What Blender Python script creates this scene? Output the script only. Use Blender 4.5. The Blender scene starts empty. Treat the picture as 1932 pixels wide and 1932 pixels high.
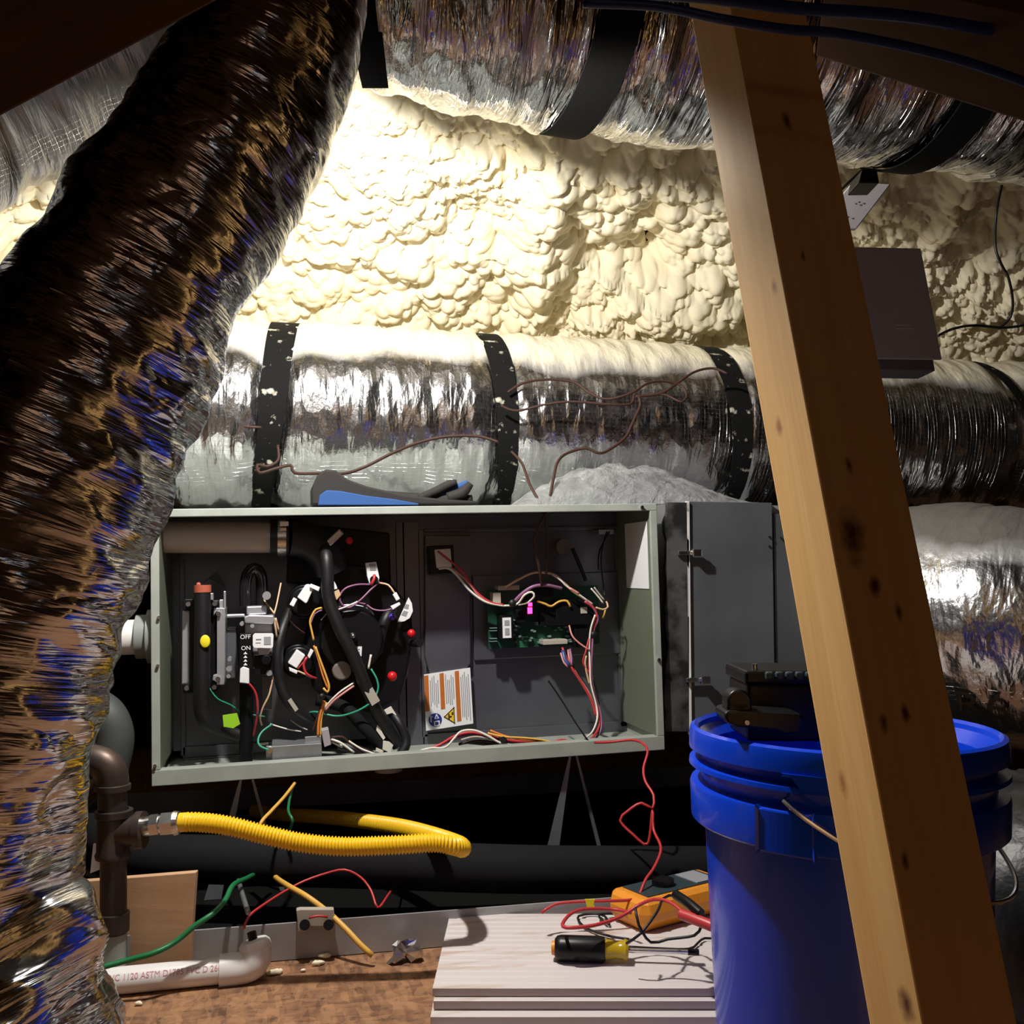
import bpy, math, random
import numpy as np
from mathutils import Vector as V3, Matrix, Quaternion, noise as mnoise
sc = bpy.context.scene
COL = sc.collection
R = math.radians
random.seed(7); np.random.seed(7)

# ------------------------------------------------------------------ camera, world, lamps, exposure
YAW, PITCH, FPX, EYE = 13.0, 3.5, 1855.0, V3((0, 0, .535))
cd = bpy.data.cameras.new('camera'); cd.sensor_width = 36; cd.lens = 36*FPX/1932; cd.clip_start = .02
cam = bpy.data.objects.new('camera', cd); COL.objects.link(cam)
cam.location = EYE; cam.rotation_euler = (R(90+PITCH), 0, R(-YAW)); sc.camera = cam
w = bpy.data.worlds.new('world'); sc.world = w; w.use_nodes = True
w.node_tree.nodes['Background'].inputs[0].default_value = (.02, .012, .008, 1)
w.node_tree.nodes['Background'].inputs[1].default_value = .3
sc.view_settings.view_transform = 'Standard'; sc.view_settings.look = 'None'
sc.view_settings.gamma = 1; sc.view_settings.use_curve_mapping = False
sc.view_settings.exposure = 0.0
try:
    sc.cycles.max_bounces = 7; sc.cycles.sample_clamp_indirect = 4; sc.cycles.caustics_reflective = True
except Exception: pass

def camxy(x, d, z):            # camera-aligned ground coordinates -> room
    a = R(YAW); return V3((x*math.cos(a)+d*math.sin(a), -x*math.sin(a)+d*math.cos(a), z))
def lamp(name, kind, loc, power, col, **k):
    l = bpy.data.lights.new(name, kind); l.energy = power; l.color = col
    for a, b in k.items(): setattr(l, a, b)
    o = bpy.data.objects.new(name, l); COL.objects.link(o); o.location = loc; return o
def aim(o, tgt):
    o.rotation_euler = (V3(tgt)-o.location).to_track_quat('-Z', 'Y').to_euler()
KEY = camxy(-.25, 1.2, 1.195)
k = lamp('work_light', 'SPOT', KEY, 58, (1, .965, .9), shadow_soft_size=.022, spot_size=R(170), spot_blend=.12)
aim(k, KEY+camxy(.1, .52, -.85))
f = lamp('attic_bulb', 'AREA', camxy(.2, -1.1, 1.1), .62, (1, .56, .32), shape='DISK', size=.8); aim(f, camxy(.1, 1.5, .6))
h = lamp('head_torch', 'POINT', camxy(.18, -.05, .95), .15, (.82, .9, 1), shadow_soft_size=.03)

# ------------------------------------------------------------------ pixel rays
_a, _p = R(YAW), R(PITCH)
Rt = V3((math.cos(_a), -math.sin(_a), 0)); Fg = V3((math.sin(_a), math.cos(_a), 0))
Fw = Fg*math.cos(_p)+V3((0, 0, math.sin(_p))); Up = -Fg*math.sin(_p)+V3((0, 0, math.cos(_p)))
def ray(px, py): return Fw*FPX+Rt*(px-966)+Up*(966-py)
def at(px, py, d):
    r = ray(px, py); return EYE+r*(d/r.dot(Fg))
def atV(px, py, v):
    r = ray(px, py); return EYE+r*(v/r.y)
def atZ(px, py, z):
    r = ray(px, py); return EYE+r*((z-EYE.z)/r.z)

# ------------------------------------------------------------------ materials
def mat(name, col, rough=.6, metal=0, bump=None, var=None, emit=None, alpha=None, trans=0, spec=.5, coords='Object', coat=0, build=None):
    m = bpy.data.materials.new(name); m.use_nodes = True
    nt = m.node_tree; N = nt.nodes; L = nt.links; b = N['Principled BSDF']
    b.inputs['Base Color'].default_value = (*col, 1); b.inputs['Roughness'].default_value = rough
    b.inputs['Metallic'].default_value = metal; b.inputs['Specular IOR Level'].default_value = spec
    b.inputs['Coat Weight'].default_value = coat
    if trans: b.inputs['Transmission Weight'].default_value = trans
    if alpha is not None: b.inputs['Alpha'].default_value = alpha
    if emit: b.inputs['Emission Color'].default_value = (*emit[0], 1); b.inputs['Emission Strength'].default_value = emit[1]
    tc = N.new('ShaderNodeTexCoord')
    def nz(scale, detail=4, sc3=(1, 1, 1), kind='N', rot=(0, 0, 0), src=coords, **kw):
        mp = N.new('ShaderNodeMapping'); mp.inputs['Scale'].default_value = sc3; mp.inputs['Rotation'].default_value = rot
        L.new(tc.outputs[src], mp.inputs['Vector'])
        if kind == 'C':
            t = N.new('ShaderNodeTexVoronoi'); t.inputs['Scale'].default_value = scale; L.new(mp.outputs[0], t.inputs['Vector'])
            sx_ = N.new('ShaderNodeSeparateXYZ'); L.new(t.outputs['Color'], sx_.inputs[0]); return sx_.outputs[0]
        if kind == 'N':
            t = N.new('ShaderNodeTexNoise'); t.inputs['Detail'].default_value = detail; t.inputs['Roughness'].default_value = kw.get('r', .5)
            t.inputs['Distortion'].default_value = kw.get('dist', 0)
        else:
            t = N.new('ShaderNodeTexVoronoi'); t.feature = kw.get('feat', 'F1')
        t.inputs['Scale'].default_value = scale; L.new(mp.outputs[0], t.inputs['Vector']); return t.outputs[0]
    def mth(op, a, c, cl=False):
        n = N.new('ShaderNodeMath'); n.operation = op; n.use_clamp = cl
        for i, q in enumerate((a, c)):
            if q is None: continue
            if isinstance(q, (int, float)): n.inputs[i].default_value = q
            else: L.new(q, n.inputs[i])
        return n.outputs[0]
    def ramp(x, stops):
        r = N.new('ShaderNodeValToRGB'); L.new(x, r.inputs[0]); e = r.color_ramp.elements
        e[0].position, e[0].color = stops[0][0], (*stops[0][1], 1); e[1].position, e[1].color = stops[1][0], (*stops[1][1], 1)
        for p_, c_ in stops[2:]:
            q = e.new(p_); q.color = (*c_, 1)
        return r.outputs[0]
    def mix(fac, a, c):
        n = N.new('ShaderNodeMix'); n.data_type = 'RGBA'
        for i, q in ((0, fac), (6, a), (7, c)):
            if isinstance(q, tuple): n.inputs[i].default_value = (*q, 1)
            elif isinstance(q, (int, float)): n.inputs[i].default_value = q
            else: L.new(q, n.inputs[i])
        return n.outputs[2]
    def setbump(h, st, dist):
        n = N.new('ShaderNodeBump'); n.inputs['Strength'].default_value = st; n.inputs['Distance'].default_value = dist
        L.new(h, n.inputs['Height']); L.new(n.outputs[0], b.inputs['Normal'])
    if var:      # (scale, colour2, lo, hi)
        s = var; L.new(ramp(nz(s[0], 5, s[4] if len(s) > 4 else (1, 1, 1)), [(s[2], col), (s[3], s[1])]), b.inputs['Base Color'])
    if bump: setbump(nz(bump[0], bump[3] if len(bump) > 3 else 4, bump[4] if len(bump) > 4 else (1, 1, 1)), bump[1], bump[2])
    if build: build(dict(N=N, L=L, b=b, nz=nz, mth=mth, ramp=ramp, mix=mix, setbump=setbump, tc=tc, nt=nt))
    return m

def foil_build(wr=1.0, fine=1.0, foam=None, dust_shade=0.0, scrim=True, st=.9, low=(55, 9), tone=1.0, crease=0, topcol=(.86, .79, .60)):
    def f(g):
        nz, mth, mix, L, b = g['nz'], g['mth'], g['mix'], g['L'], g['b']
        # u = along the duct (m), v = round it (m)
        a = nz(1, 3, (*low, 1), src='UV', r=.55, dist=.6)           # wrinkles running round the duct
        v = nz(1, 0, (70, 34, 1), kind='V', src='UV')                # crumple facets
        c = nz(1, 2, (210, 120, 1), src='UV', r=.6)
        h = mth('ADD', mth('MULTIPLY', a, 1.5*wr), mth('MULTIPLY', v, .42*fine))
        h = mth('ADD', h, mth('MULTIPLY', c, .16*fine))
        if crease: h = mth('ADD', h, mth('MULTIPLY', mth('ABSOLUTE', mth('SUBTRACT', nz(1, 2, (17, 9, 1), src='UV', r=.5, dist=.8), .5), None), crease))
        if scrim:
            for ax in (0, 1):
                s = g['N'].new('ShaderNodeSeparateXYZ'); L.new(g['tc'].outputs['UV'], s.inputs[0])
                w_ = mth('FRACT', mth('MULTIPLY', s.outputs[ax], 1/.009), None)
                h = mth('ADD', h, mth('MULTIPLY', mth('LESS_THAN', w_, .13), .05))
        g['setbump'](h, st, .006)
        base = mix(nz(5, 3), (tuple(q*tone for q in (.80, .80, .82)) if not dust_shade else (.4, .4, .4)), ((.66, .66, .68) if not dust_shade else (.26, .25, .24)))
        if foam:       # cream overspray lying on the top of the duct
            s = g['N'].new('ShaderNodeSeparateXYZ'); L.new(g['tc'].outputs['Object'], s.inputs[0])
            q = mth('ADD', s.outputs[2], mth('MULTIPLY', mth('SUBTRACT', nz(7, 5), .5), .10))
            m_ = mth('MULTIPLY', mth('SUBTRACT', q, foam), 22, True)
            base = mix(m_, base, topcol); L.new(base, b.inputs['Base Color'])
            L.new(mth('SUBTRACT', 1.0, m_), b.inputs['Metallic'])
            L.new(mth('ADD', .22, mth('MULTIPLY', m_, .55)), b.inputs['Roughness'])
        else:
            if dust_shade:
                m_ = mth('MULTIPLY', mth('SUBTRACT', nz(4, 5), .5-dust_shade*.3), 3, True)
                L.new(mix(m_, base, (.12, .11, .10)), b.inputs['Base Color'])  # dusty tone, darkened further to stand in for dark reflections on the foil
                L.new(mth('ADD', .2, mth('MULTIPLY', m_, .25)), b.inputs['Roughness'])
            else:
                L.new(base, b.inputs['Base Color'])
    return f
def wood_build(c1, c2, c3, along=(3, 60, 60), knots=True):
    def f(g):
        nz, mth, mix, L, b = g['nz'], g['mth'], g['mix'], g['L'], g['b']
        gr = nz(1, 6, along, r=.6, dist=.4)
        c = g['ramp'](gr, [(.3, c2), (.7, c1)])
        if knots:
            vv = nz(1, 0, (5, 11, 11), kind='V')
            c = mix(mth('MULTIPLY', mth('SUBTRACT', .13, vv), 14, True), c, c3)
            sp = nz(1, 2, (10, 60, 60), r=.5)
            c = mix(mth('MULTIPLY', mth('SUBTRACT', sp, .7), 9, True), c, c3)
        L.new(c, b.inputs['Base Color']); g['setbump'](gr, .25, .002)
    return f
def osb_build(g):
    nz, mth, mix, L, b = g['nz'], g['mth'], g['mix'], g['L'], g['b']
    v = nz(1, 0, (120, 36, 5), kind='C', rot=(0, 0, .7)); v2 = nz(1, 0, (40, 130, 5), kind='C', rot=(0, 0, .35)); v3 = nz(1, 0, (100, 45, 5), kind='C', rot=(0, 0, -.5))
    n = nz(30, 8, r=.7)
    q = mth('ADD', mth('MULTIPLY', v, .3), mth('MULTIPLY', v2, .25)); q = mth('ADD', q, mth('MULTIPLY', v3, .2)); q = mth('ADD', q, mth('MULTIPLY', n, .5))
    c = g['ramp'](q, [(.3, (.10, .042, .020)), (.85, (.36, .18, .085))])
    c = mix(mth('MULTIPLY', mth('SUBTRACT', nz(55, 3), .63), 8, True), c, (.04, .025, .018))
    L.new(c, b.inputs['Base Color']); g['setbump'](q, .35, .003)

def foam_build(g):
    c = g['mix'](g['nz'](6, 4), (.90, .84, .67), (.87, .77, .53))
    g['L'].new(c, g['b'].inputs['Base Color']); g['setbump'](g['nz'](120, 4), .25, .002)

M = {}
M['foam'] = mat('spray_foam', (.86, .78, .56), .62, build=foam_build, spec=.35)
M['foil'] = mat('crinkled_foil', (.8, .8, .8), .17, 1, build=foil_build())
M['foil_big'] = mat('creased_foil', (.8, .8, .8), .2, 1, build=foil_build(1.25, .6, scrim=False, st=.62, low=(75, 8), tone=.7, crease=4))
M['foil_dusty_shaded'] = mat('dusty_shaded_foil', (.8, .8, .8), .2, 1, build=foil_build(.9, .4, dust_shade=.9, st=.6))
M['wood'] = mat('pine_timber', (.55, .32, .14), .55, build=wood_build((.82, .52, .25), (.70, .40, .17), (.16, .06, .02)))
M['oldwood'] = mat('old_dark_timber', (.2, .1, .05), .7, build=wood_build((.15, .075, .035), (.10, .045, .02), (.05, .02, .01)))
M['ply'] = mat('plywood_face', (.6, .4, .25), .6, build=wood_build((.62, .38, .22), (.52, .30, .16), (.25, .12, .06), (4, 30, 40), False))
M['osb'] = mat('strand_board', (.3, .2, .1), .75, build=osb_build)
M['brownwall'] = mat('brown_boards', (.26, .13, .06), .7, var=(3, (.16, .08, .04), .35, .65))
M['darkwall'] = mat('dark_boards', (.022, .017, .014), .9, spec=.1)
M['galv'] = mat('galvanised_steel', (.42, .43, .45), .42, .75, var=(14, (.33, .34, .36), .4, .6))
M['galvpan'] = mat('drain_pan_steel', (.40, .40, .41), .5, .4, var=(9, (.32, .32, .33), .4, .6))
M['paint'] = mat('grey_green_paint', (.36, .385, .345), .45, .0, var=(20, (.32, .345, .31), .4, .6), bump=(220, .12, .001))
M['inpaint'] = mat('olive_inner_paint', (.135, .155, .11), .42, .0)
M['vest'] = mat('vestibule_steel', (.17, .18, .205), .36, .65, var=(6, (.12, .12, .135), .35, .65))
M['steel'] = mat('bright_steel', (.72, .72, .74), .25, 1)
M['cast'] = mat('cast_aluminium', (.50, .50, .53), .4, .7)
M['black'] = mat('black_plastic', (.005, .005, .006), .36, spec=.3)
M['rubber'] = mat('black_rubber', (.006, .006, .007), .5)
M['foamblack'] = mat('black_insulation', (.008, .008, .009), .85, spec=.2, bump=(300, .2, .001))
M['strap'] = mat('black_webbing', (.004, .004, .004), .9, spec=.15, bump=(400, .3, .001))
M['strapfoam'] = mat('black_webbing_foamed', (.006, .006, .006), .85, spec=.2, var=(45, (.55, .52, .42), .62, .70))
M['pvc'] = mat('white_pvc', (.78, .76, .74), .35)
M['pvcgrey'] = mat('grey_pvc', (.24, .26, .25), .5)
M['white'] = mat('white_label', (.80, .80, .82), .5)
M['greylabel'] = mat('printed_grey', (.30, .30, .33), .5)
M['red'] = mat('red_cable', (.50, .035, .04), .4)
M['redball'] = mat('red_cap', (.62, .012, .015), .3)
M['violet'] = mat('violet_cap', (.09, .035, .42), .35)
M['blue'] = mat('blue_bucket_plastic', (.002, .048, .64), .27, coat=.2)
M['bluew'] = mat('blue_wire', (.03, .06, .22), .4)
M['navy'] = mat('navy_cable', (.008, .03, .14), .5)
M['yellow'] = mat('yellow_coating', (.86, .52, .012), .36)
M['ywire'] = mat('yellow_cable', (.72, .40, .07), .45)
M['green'] = mat('green_cable', (.008, .16, .05), .4)
M['teal'] = mat('teal_wire', (.03, .30, .19), .4)
M['brown'] = mat('brown_cable', (.05, .021, .015), .55, spec=.3)
M['tan'] = mat('tan_wire', (.62, .42, .26), .45)
M['cream'] = mat('cream_wire', (.75, .70, .62), .45)
M['pink'] = mat('pink_wire', (.62, .25, .22), .45)
M['orangew'] = mat('orange_wire', (.70, .22, .04), .45)
M['purplew'] = mat('purple_wire', (.24, .10, .20), .45)
M['orange'] = mat('orange_meter_shell', (.78, .28, .02), .45)
M['ambertr'] = mat('amber_handle', (.62, .42, .02), .15, trans=.35)
M['iron'] = mat('black_iron', (.045, .038, .036), .42, .55, bump=(90, .25, .001), var=(12, (.09, .055, .04), .45, .7))
M['lime'] = mat('lime_label', (.30, .60, .02), .5)
M['yellabel'] = mat('yellow_label', (.85, .70, .02), .5)
M['rust'] = mat('rust_red_cap', (.40, .09, .05), .6)
M['amber'] = mat('warning_orange', (.50, .14, .02), .5)
M['navylabel'] = mat('sign_blue', (.01, .03, .22), .5)
M['signyel'] = mat('sign_yellow', (.80, .52, .03), .5)
M['pcb'] = mat('green_circuit_board', (.006, .05, .03), .4)
M['led'] = mat('red_led_digits', (.9, .02, .1), .4, emit=((1, .02, .12), 9))
M['boards'] = mat('whitewashed_board', (.62, .56, .55), .6, var=(1, (.45, .31, .22), .56, .76, (7, 42, 30)))
M['boardedge'] = mat('primed_board_edge', (.50, .41, .39), .7)
M['glove'] = mat('dark_grey_glove', (.016, .013, .012), .8, bump=(150, .3, .001))
M['gloveblue'] = mat('blue_glove_knit', (.02, .075, .24), .85, bump=(300, .4, .001))
M['offwhite'] = mat('white_plastic_panel', (.36, .34, .36), .5)
M['beige'] = mat('beige_plastic', (.42, .38, .32), .5)
M['ink'] = mat('brown_print', (.03, .018, .01), .7, spec=.2)
M['pinkink'] = mat('pink_print', (.62, .26, .28), .6)
M['teal_lid'] = mat('dark_teal_plastic', (.03, .05, .06), .35)
def bag_build(g):
    g['setbump'](g['mth']('ADD', g['nz'](22, 5, r=.65, dist=1.8), g['mth']('MULTIPLY', g['nz'](1, 0, (26, 26, 26), kind='V'), .6)), 1, .012)
M['bag'] = mat('clear_film', (.80, .82, .84), .16, alpha=.26, build=bag_build, spec=.9)

# ------------------------------------------------------------------ mesh building
BASE = {}
class MB:
    def __init__(s): s.v = []; s.f = []; s.mi = []; s.uv = None; s.m = 0; s.fuv = {}
    def add(s, vs, fs):
        n = len(s.v); s.v += [V3(v) for v in vs]
        for f_ in fs: s.f.append([i+n for i in f_]); s.mi.append(s.m)
        return s
    def box(s, a, b):
        x0, y0, z0 = a; x1, y1, z1 = b
        return s.hexa([(x0, y0, z0), (x1, y0, z0), (x1, y1, z0), (x0, y1, z0), (x0, y0, z1), (x1, y0, z1), (x1, y1, z1), (x0, y1, z1)])
    def hexa(s, p): return s.add(p, [(0, 3, 2, 1), (4, 5, 6, 7), (0, 1, 5, 4), (1, 2, 6, 5), (2, 3, 7, 6), (3, 0, 4, 7)])
    def prism(s, pts, off):          # polygon extruded by vector
        n = len(pts); off = V3(off); P = [V3(p) for p in pts]
        return s.add(P+[p+off for p in P], [tuple(range(n))[::-1], tuple(range(n, 2*n))]+[(i, (i+1) % n, n+(i+1) % n, n+i) for i in range(n)])
    def tube(s, pts, r, n=8, cap=True, uv=False, disp=None, closed=False):
        P = [V3(p[:3]) for p in pts]; rr = r if isinstance(r, (list, tuple)) else [r]*len(P)
        T = []
        for i in range(len(P)):
            t = P[min(i+1, len(P)-1)]-P[max(i-1, 0)]; T.append(t.normalized() if t.length > 1e-9 else V3((0, 0, 1)))
        u = T[0].orthogonal().normalized()
        if uv: u = (V3((0, 0, 1))-T[0]*T[0].z); u = u.normalized() if u.length > .1 else T[0].orthogonal().normalized()
        vs = []; S = 0; uvs = []
        for i, p in enumerate(P):
            if i:
                q = T[i-1].rotation_difference(T[i]); u = (q @ u); u = (u-T[i]*u.dot(T[i])).normalized(); S += (p-P[i-1]).length
            w_ = T[i].cross(u)
            for j in range(n):
                a = 2*math.pi*j/n; ra = rr[i]
                if disp: ra += disp(S, a, i/(len(P)-1))
                vs.append(p+(u*math.cos(a)+w_*math.sin(a))*ra)
                uvs.append((S, a*rr[i]))
        b0 = len(s.v); f0 = len(s.f); fs = []
        for i in range(len(P)-1):
            for j in range(n): fs.append((i*n+j, i*n+(j+1) % n, (i+1)*n+(j+1) % n, (i+1)*n+j))
        s.add(vs, fs)
        if uv:
            k_ = 0
            for i in range(len(P)-1):
                for j in range(n):
                    a0, a1 = 2*math.pi*j/n, 2*math.pi*(j+1)/n
                    s0, s1 = uvs[i*n][0], uvs[(i+1)*n][0]
                    s.fuv[f0+k_] = [(s0, a0*rr[0]), (s0, a1*rr[0]), (s1, a1*rr[0]), (s1, a0*rr[0])]; k_ += 1
        if cap:
            s.f.append([b0+j for j in range(n)][::-1]); s.mi.append(s.m)
            s.f.append([b0+(len(P)-1)*n+j for j in range(n)]); s.mi.append(s.m)
        return s
    def cyl(s, a, b, r0, r1=None, n=24): return s.tube([a, b], [r0, r0 if r1 is None else r1], n)
    def lathe(s, prof, origin, axis=(0, 0, 1), n=48):
        o = V3(origin); ax = V3(axis).normalized(); u = ax.orthogonal().normalized(); w_ = ax.cross(u); vs = []
        for (r, h_) in prof:
            for j in range(n):
                a = 2*math.pi*j/n; vs.append(o+ax*h_+(u*math.cos(a)+w_*math.sin(a))*r)
        fs = [(i*n+j, i*n+(j+1) % n, (i+1)*n+(j+1) % n, (i+1)*n+j) for i in range(len(prof)-1) for j in range(n)]
        return s.add(vs, fs)
    def sph(s, c, r, sx=1, sy=1, sz=1, n=12):
        c = V3(c); pr = []
        vs = [c+V3((math.sin(math.pi*i/n)*math.cos(math.pi*j/n)*r*sx, math.sin(math.pi*i/n)*math.sin(math.pi*j/n)*r*sy, math.cos(math.pi*i/n)*r*sz)) for i in range(n+1) for j in range(2*n)]
        return s.add(vs, [(i*2*n+j, (i+1)*2*n+j, (i+1)*2*n+(j+1) % (2*n), i*2*n+(j+1) % (2*n)) for i in range(n) for j in range(2*n)])
    def build(s, name, mats, parent=None, smooth=False, bevel=0, local=False, sharp=40):
        if not isinstance(mats, (list, tuple)): mats = [mats]
        if parent is not None:
            B = BASE[parent.name]
            vs = s.v if local else [B @ v for v in s.v]
        else:
            lo = [min(v[i] for v in s.v) for i in range(3)]; hi = [max(v[i] for v in s.v) for i in range(3)]
            o_ = V3(((lo[0]+hi[0])/2, (lo[1]+hi[1])/2, lo[2])); vs = [v-o_ for v in s.v]
        me = bpy.data.meshes.new(name); me.from_pydata([tuple(v) for v in vs], [], s.f)
        for m_ in mats: me.materials.append(m_)
        if len(mats) > 1: me.polygons.foreach_set('material_index', s.mi)
        if s.fuv:
            ul = me.uv_layers.new(name='UVMap').data
            for p in me.polygons:
                q = s.fuv.get(p.index)
                if q:
                    for li, c_ in zip(p.loop_indices, q): ul[li].uv = c_
        if smooth:
            me.polygons.foreach_set('use_smooth', [True]*len(me.polygons))
            if sharp: me.set_sharp_from_angle(angle=R(sharp))
        me.update()
        ob = bpy.data.objects.new(name, me); COL.objects.link(ob)
        if parent is not None: ob.parent = parent; BASE[ob.name] = B
        else: ob.location = o_; BASE[ob.name] = Matrix.Translation(-o_)
        if bevel:
            bm_ = ob.modifiers.new('bevel', 'BEVEL'); bm_.width = bevel; bm_.segments = 2; bm_.limit_method = 'ANGLE'; bm_.angle_limit = R(35)
        return ob
def tag(o, label, cat, group=None, kind=None):
    if label: o['label'] = label
    if cat: o['category'] = cat
    if group: o['group'] = group
    if kind: o['kind'] = kind
    return o
def struct(o): o['kind'] = 'structure'; return o
def thing(name, loc, label, cat, group=None, rot=None):
    o = bpy.data.objects.new(name, None); COL.objects.link(o); o.empty_display_size = .05
    Mx = Matrix.Translation(V3(loc)) @ (rot.to_4x4() if rot else Matrix.Identity(4))
    o.matrix_world = Mx; BASE[o.name] = Mx.inverted(); return tag(o, label, cat, group)
def spl(pts, step=.006):      # Catmull-Rom through points (any number of columns)
    P = [tuple(p) for p in pts]; n = len(P[0]); out = []
    P = [P[0]]+P+[P[-1]]
    for i in range(1, len(P)-2):
        a, b, c, d = P[i-1:i+3]
        L_ = math.dist(b[:3], c[:3]); k_ = max(2, int(L_/step))
        for j in range(k_):
            t = j/k_
            out.append(tuple(.5*((2*b[q])+(-a[q]+c[q])*t+(2*a[q]-5*b[q]+4*c[q]-d[q])*t*t+(-a[q]+3*b[q]-3*c[q]+d[q])*t**3) for q in range(n)))
    out.append(P[-2]); return out
def pxs(pts): return [at(*p[:3]) for p in pts]
def wire(pts, r, m, name='cable', parent=None, n=7, step=.008, local=False, mb=None):
    q = spl([tuple(p) for p in pts], step); mb_ = mb or MB(); mb_.tube(q, r, n)
    return mb_ if mb else mb_.build(name, m, parent, True, local=local, sharp=0)
def text_mesh(s_, size):
    c = bpy.data.curves.new('t', 'FONT'); c.body = s_; c.size = size; c.align_x = 'CENTER'; c.align_y = 'CENTER'; c.resolution_u = 4
    o = bpy.data.objects.new('t', c); COL.objects.link(o); dg = bpy.context.evaluated_depsgraph_get()
    me = bpy.data.meshes.new_from_object(o.evaluated_get(dg)); vs = [v.co.copy() for v in me.vertices]; fs = [tuple(p.vertices) for p in me.polygons]
    bpy.data.objects.remove(o); bpy.data.curves.remove(c); bpy.data.meshes.remove(me); return vs, fs

# ================================================================== the setting
FOAM_V0, FOAM_Z0, FOAM_K = 2.30, 1.07, 1.05       # slope: v = V0 + (Z0-z)*K
def fv(z): return FOAM_V0+(FOAM_Z0-z)*FOAM_K
U0, U1, Vb = -2.3, 3.4, -1.6
struct(MB().box((U0, Vb, -.03), (U1, 3.2, 0)).build('floor', M['osb']))
struct(MB().box((U0-.03, Vb, 0), (U0, 3.2, 2.9)).build('wall_left', M['darkwall']))
struct(MB().box((U1, Vb, 0), (U1+.03, 3.2, 2.9)).build('wall_right', M['darkwall']))
struct(MB().box((U0, Vb-.03, 0), (U1, Vb, 2.9)).build('wall_front', M['brownwall']))
struct(MB().box((U0, 3.2, 0), (U1, 3.23, .4)).build('wall_back', M['darkwall']))
struct(MB().box((U0, Vb, 2.7), (U1, fv(2.7), 2.73)).build('ceiling', M['brownwall']))
# sloped roof deck behind the foam
struct(MB().prism([(U0, fv(2.7)+.1, 2.75), (U0, 3.2, .3), (U0, 3.26, .3), (U0, fv(2.7)+.16, 2.78)], (U1-U0, 0, 0)).build('ceiling_slope', M['darkwall']))

def build_foam():
    du = .0029; s0, s1, t0, t1 = -1.15, 2.75, -.16, .95
    nu, nt = int((s1-s0)/du), int((t1-t0)/du)
    S = s0+np.arange(nu)*du; T = t0+np.arange(nt)*du; SS, TT = np.meshgrid(S, T, indexing='ij')
    rng = np.random.RandomState(3)
    def waves(n, f0, f1, ar=1.0):
        o = np.zeros_like(SS)
        for _ in range(n):
            f_ = rng.uniform(f0, f1); a = rng.uniform(0, 2*math.pi)
            o += np.sin(SS*f_*math.cos(a)+TT*f_*ar*math.sin(a)+rng.uniform(0, 7))/n**.5
        return o
    H = .018*waves(10, 6, 22, 1.6)
    # sagging shelves that run along the slope
    ph = TT*26+waves(6, 3, 9)*1.3; H += .015*(np.abs(np.mod(ph/(2*math.pi), 1)-.3))*2
    for c in (-.62, .535, 1.5): H += .045*np.exp(-((SS-c-.02*np.sin(TT*9))/.05)**2)       # rafters under the foam
    H -= .045*np.exp(-((SS-.80)/.12)**2-((TT-.26)/.06)**2)+.03*np.exp(-((SS-.66)/.1)**2-((TT-.06)/.03)**2)
    def blobs(N_, r0, r1, amp, pw=1.0):
        F = np.full_like(SS, -1.0)
        for _ in range(N_):
            r = r0+(r1-r0)*rng.rand()**2.2; cs = rng.uniform(s0, s1); ct = rng.uniform(t0, t1)
            asp = rng.uniform(.65, 1.0); an = rng.normal(0, .45)
            i0, i1 = int((cs-r-s0)/du), int((cs+r-s0)/du)+2; j0, j1 = int((ct-r-t0)/du), int((ct+r-t0)/du)+2
            i0, j0 = max(i0, 0), max(j0, 0); i1, j1 = min(i1, nu), min(j1, nt)
            if i1 <= i0 or j1 <= j0: continue
            x = SS[i0:i1, j0:j1]-cs; y = TT[i0:i1, j0:j1]-ct
            xr = x*math.cos(an)+y*math.sin(an); yr = (-x*math.sin(an)+y*math.cos(an))/asp
            q = 1-(xr*xr+yr*yr)/(r*r)
            hh = np.where(q > 0, r*amp*(np.sqrt(np.maximum(q, 0))-.45)+rng.uniform(0, .004), -1)
            F[i0:i1, j0:j1] = np.maximum(F[i0:i1, j0:j1], hh)
        return np.maximum(F, -.012)
    H += blobs(900, .03, .07, .5)
    H += blobs(14000, .011, .030, 1.2)
    H += blobs(12000, .006, .013, .5)*.55*np.clip(waves(6, 8, 25)+.2, 0, 1)
    # droop: displaced points slide down the slope
    tx = np.array([0, -FOAM_K, 1.0]); tx /= np.linalg.norm(tx); nn = np.array([0, -1.0, -FOAM_K]); nn /= np.linalg.norm(nn)
    P = np.zeros((nu, nt, 3)); P[..., 0] = SS; P[..., 1] = FOAM_V0; P[..., 2] = FOAM_Z0
    P += TT[..., None]*tx+H[..., None]*(nn-.25*tx)
    vs = P.reshape(-1, 3); i = np.arange(nu-1)[:, None]*nt+np.arange(nt-1)[None, :]
    F = np.stack([i, i+nt, i+nt+1, i+1], -1).reshape(-1, 4)
    me = bpy.data.meshes.new('ceiling_foam'); me.vertices.add(len(vs)); me.vertices.foreach_set('co', vs.ravel())
    me.loops.add(F.size); me.loops.foreach_set('vertex_index', F.ravel().astype(np.int32))
    me.polygons.add(len(F)); me.polygons.foreach_set('loop_start', np.arange(0, F.size, 4, dtype=np.int32))
    me.polygons.foreach_set('use_smooth', np.ones(len(F), dtype=bool)); me.update(calc_edges=True); me.validate()
    me.materials.append(M['foam']); o = bpy.data.objects.new('ceiling_foam', me); COL.objects.link(o)
    tag(o, 'lumpy cream spray foam covering the sloped roof behind the ducts', None, kind='structure')
build_foam()

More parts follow.
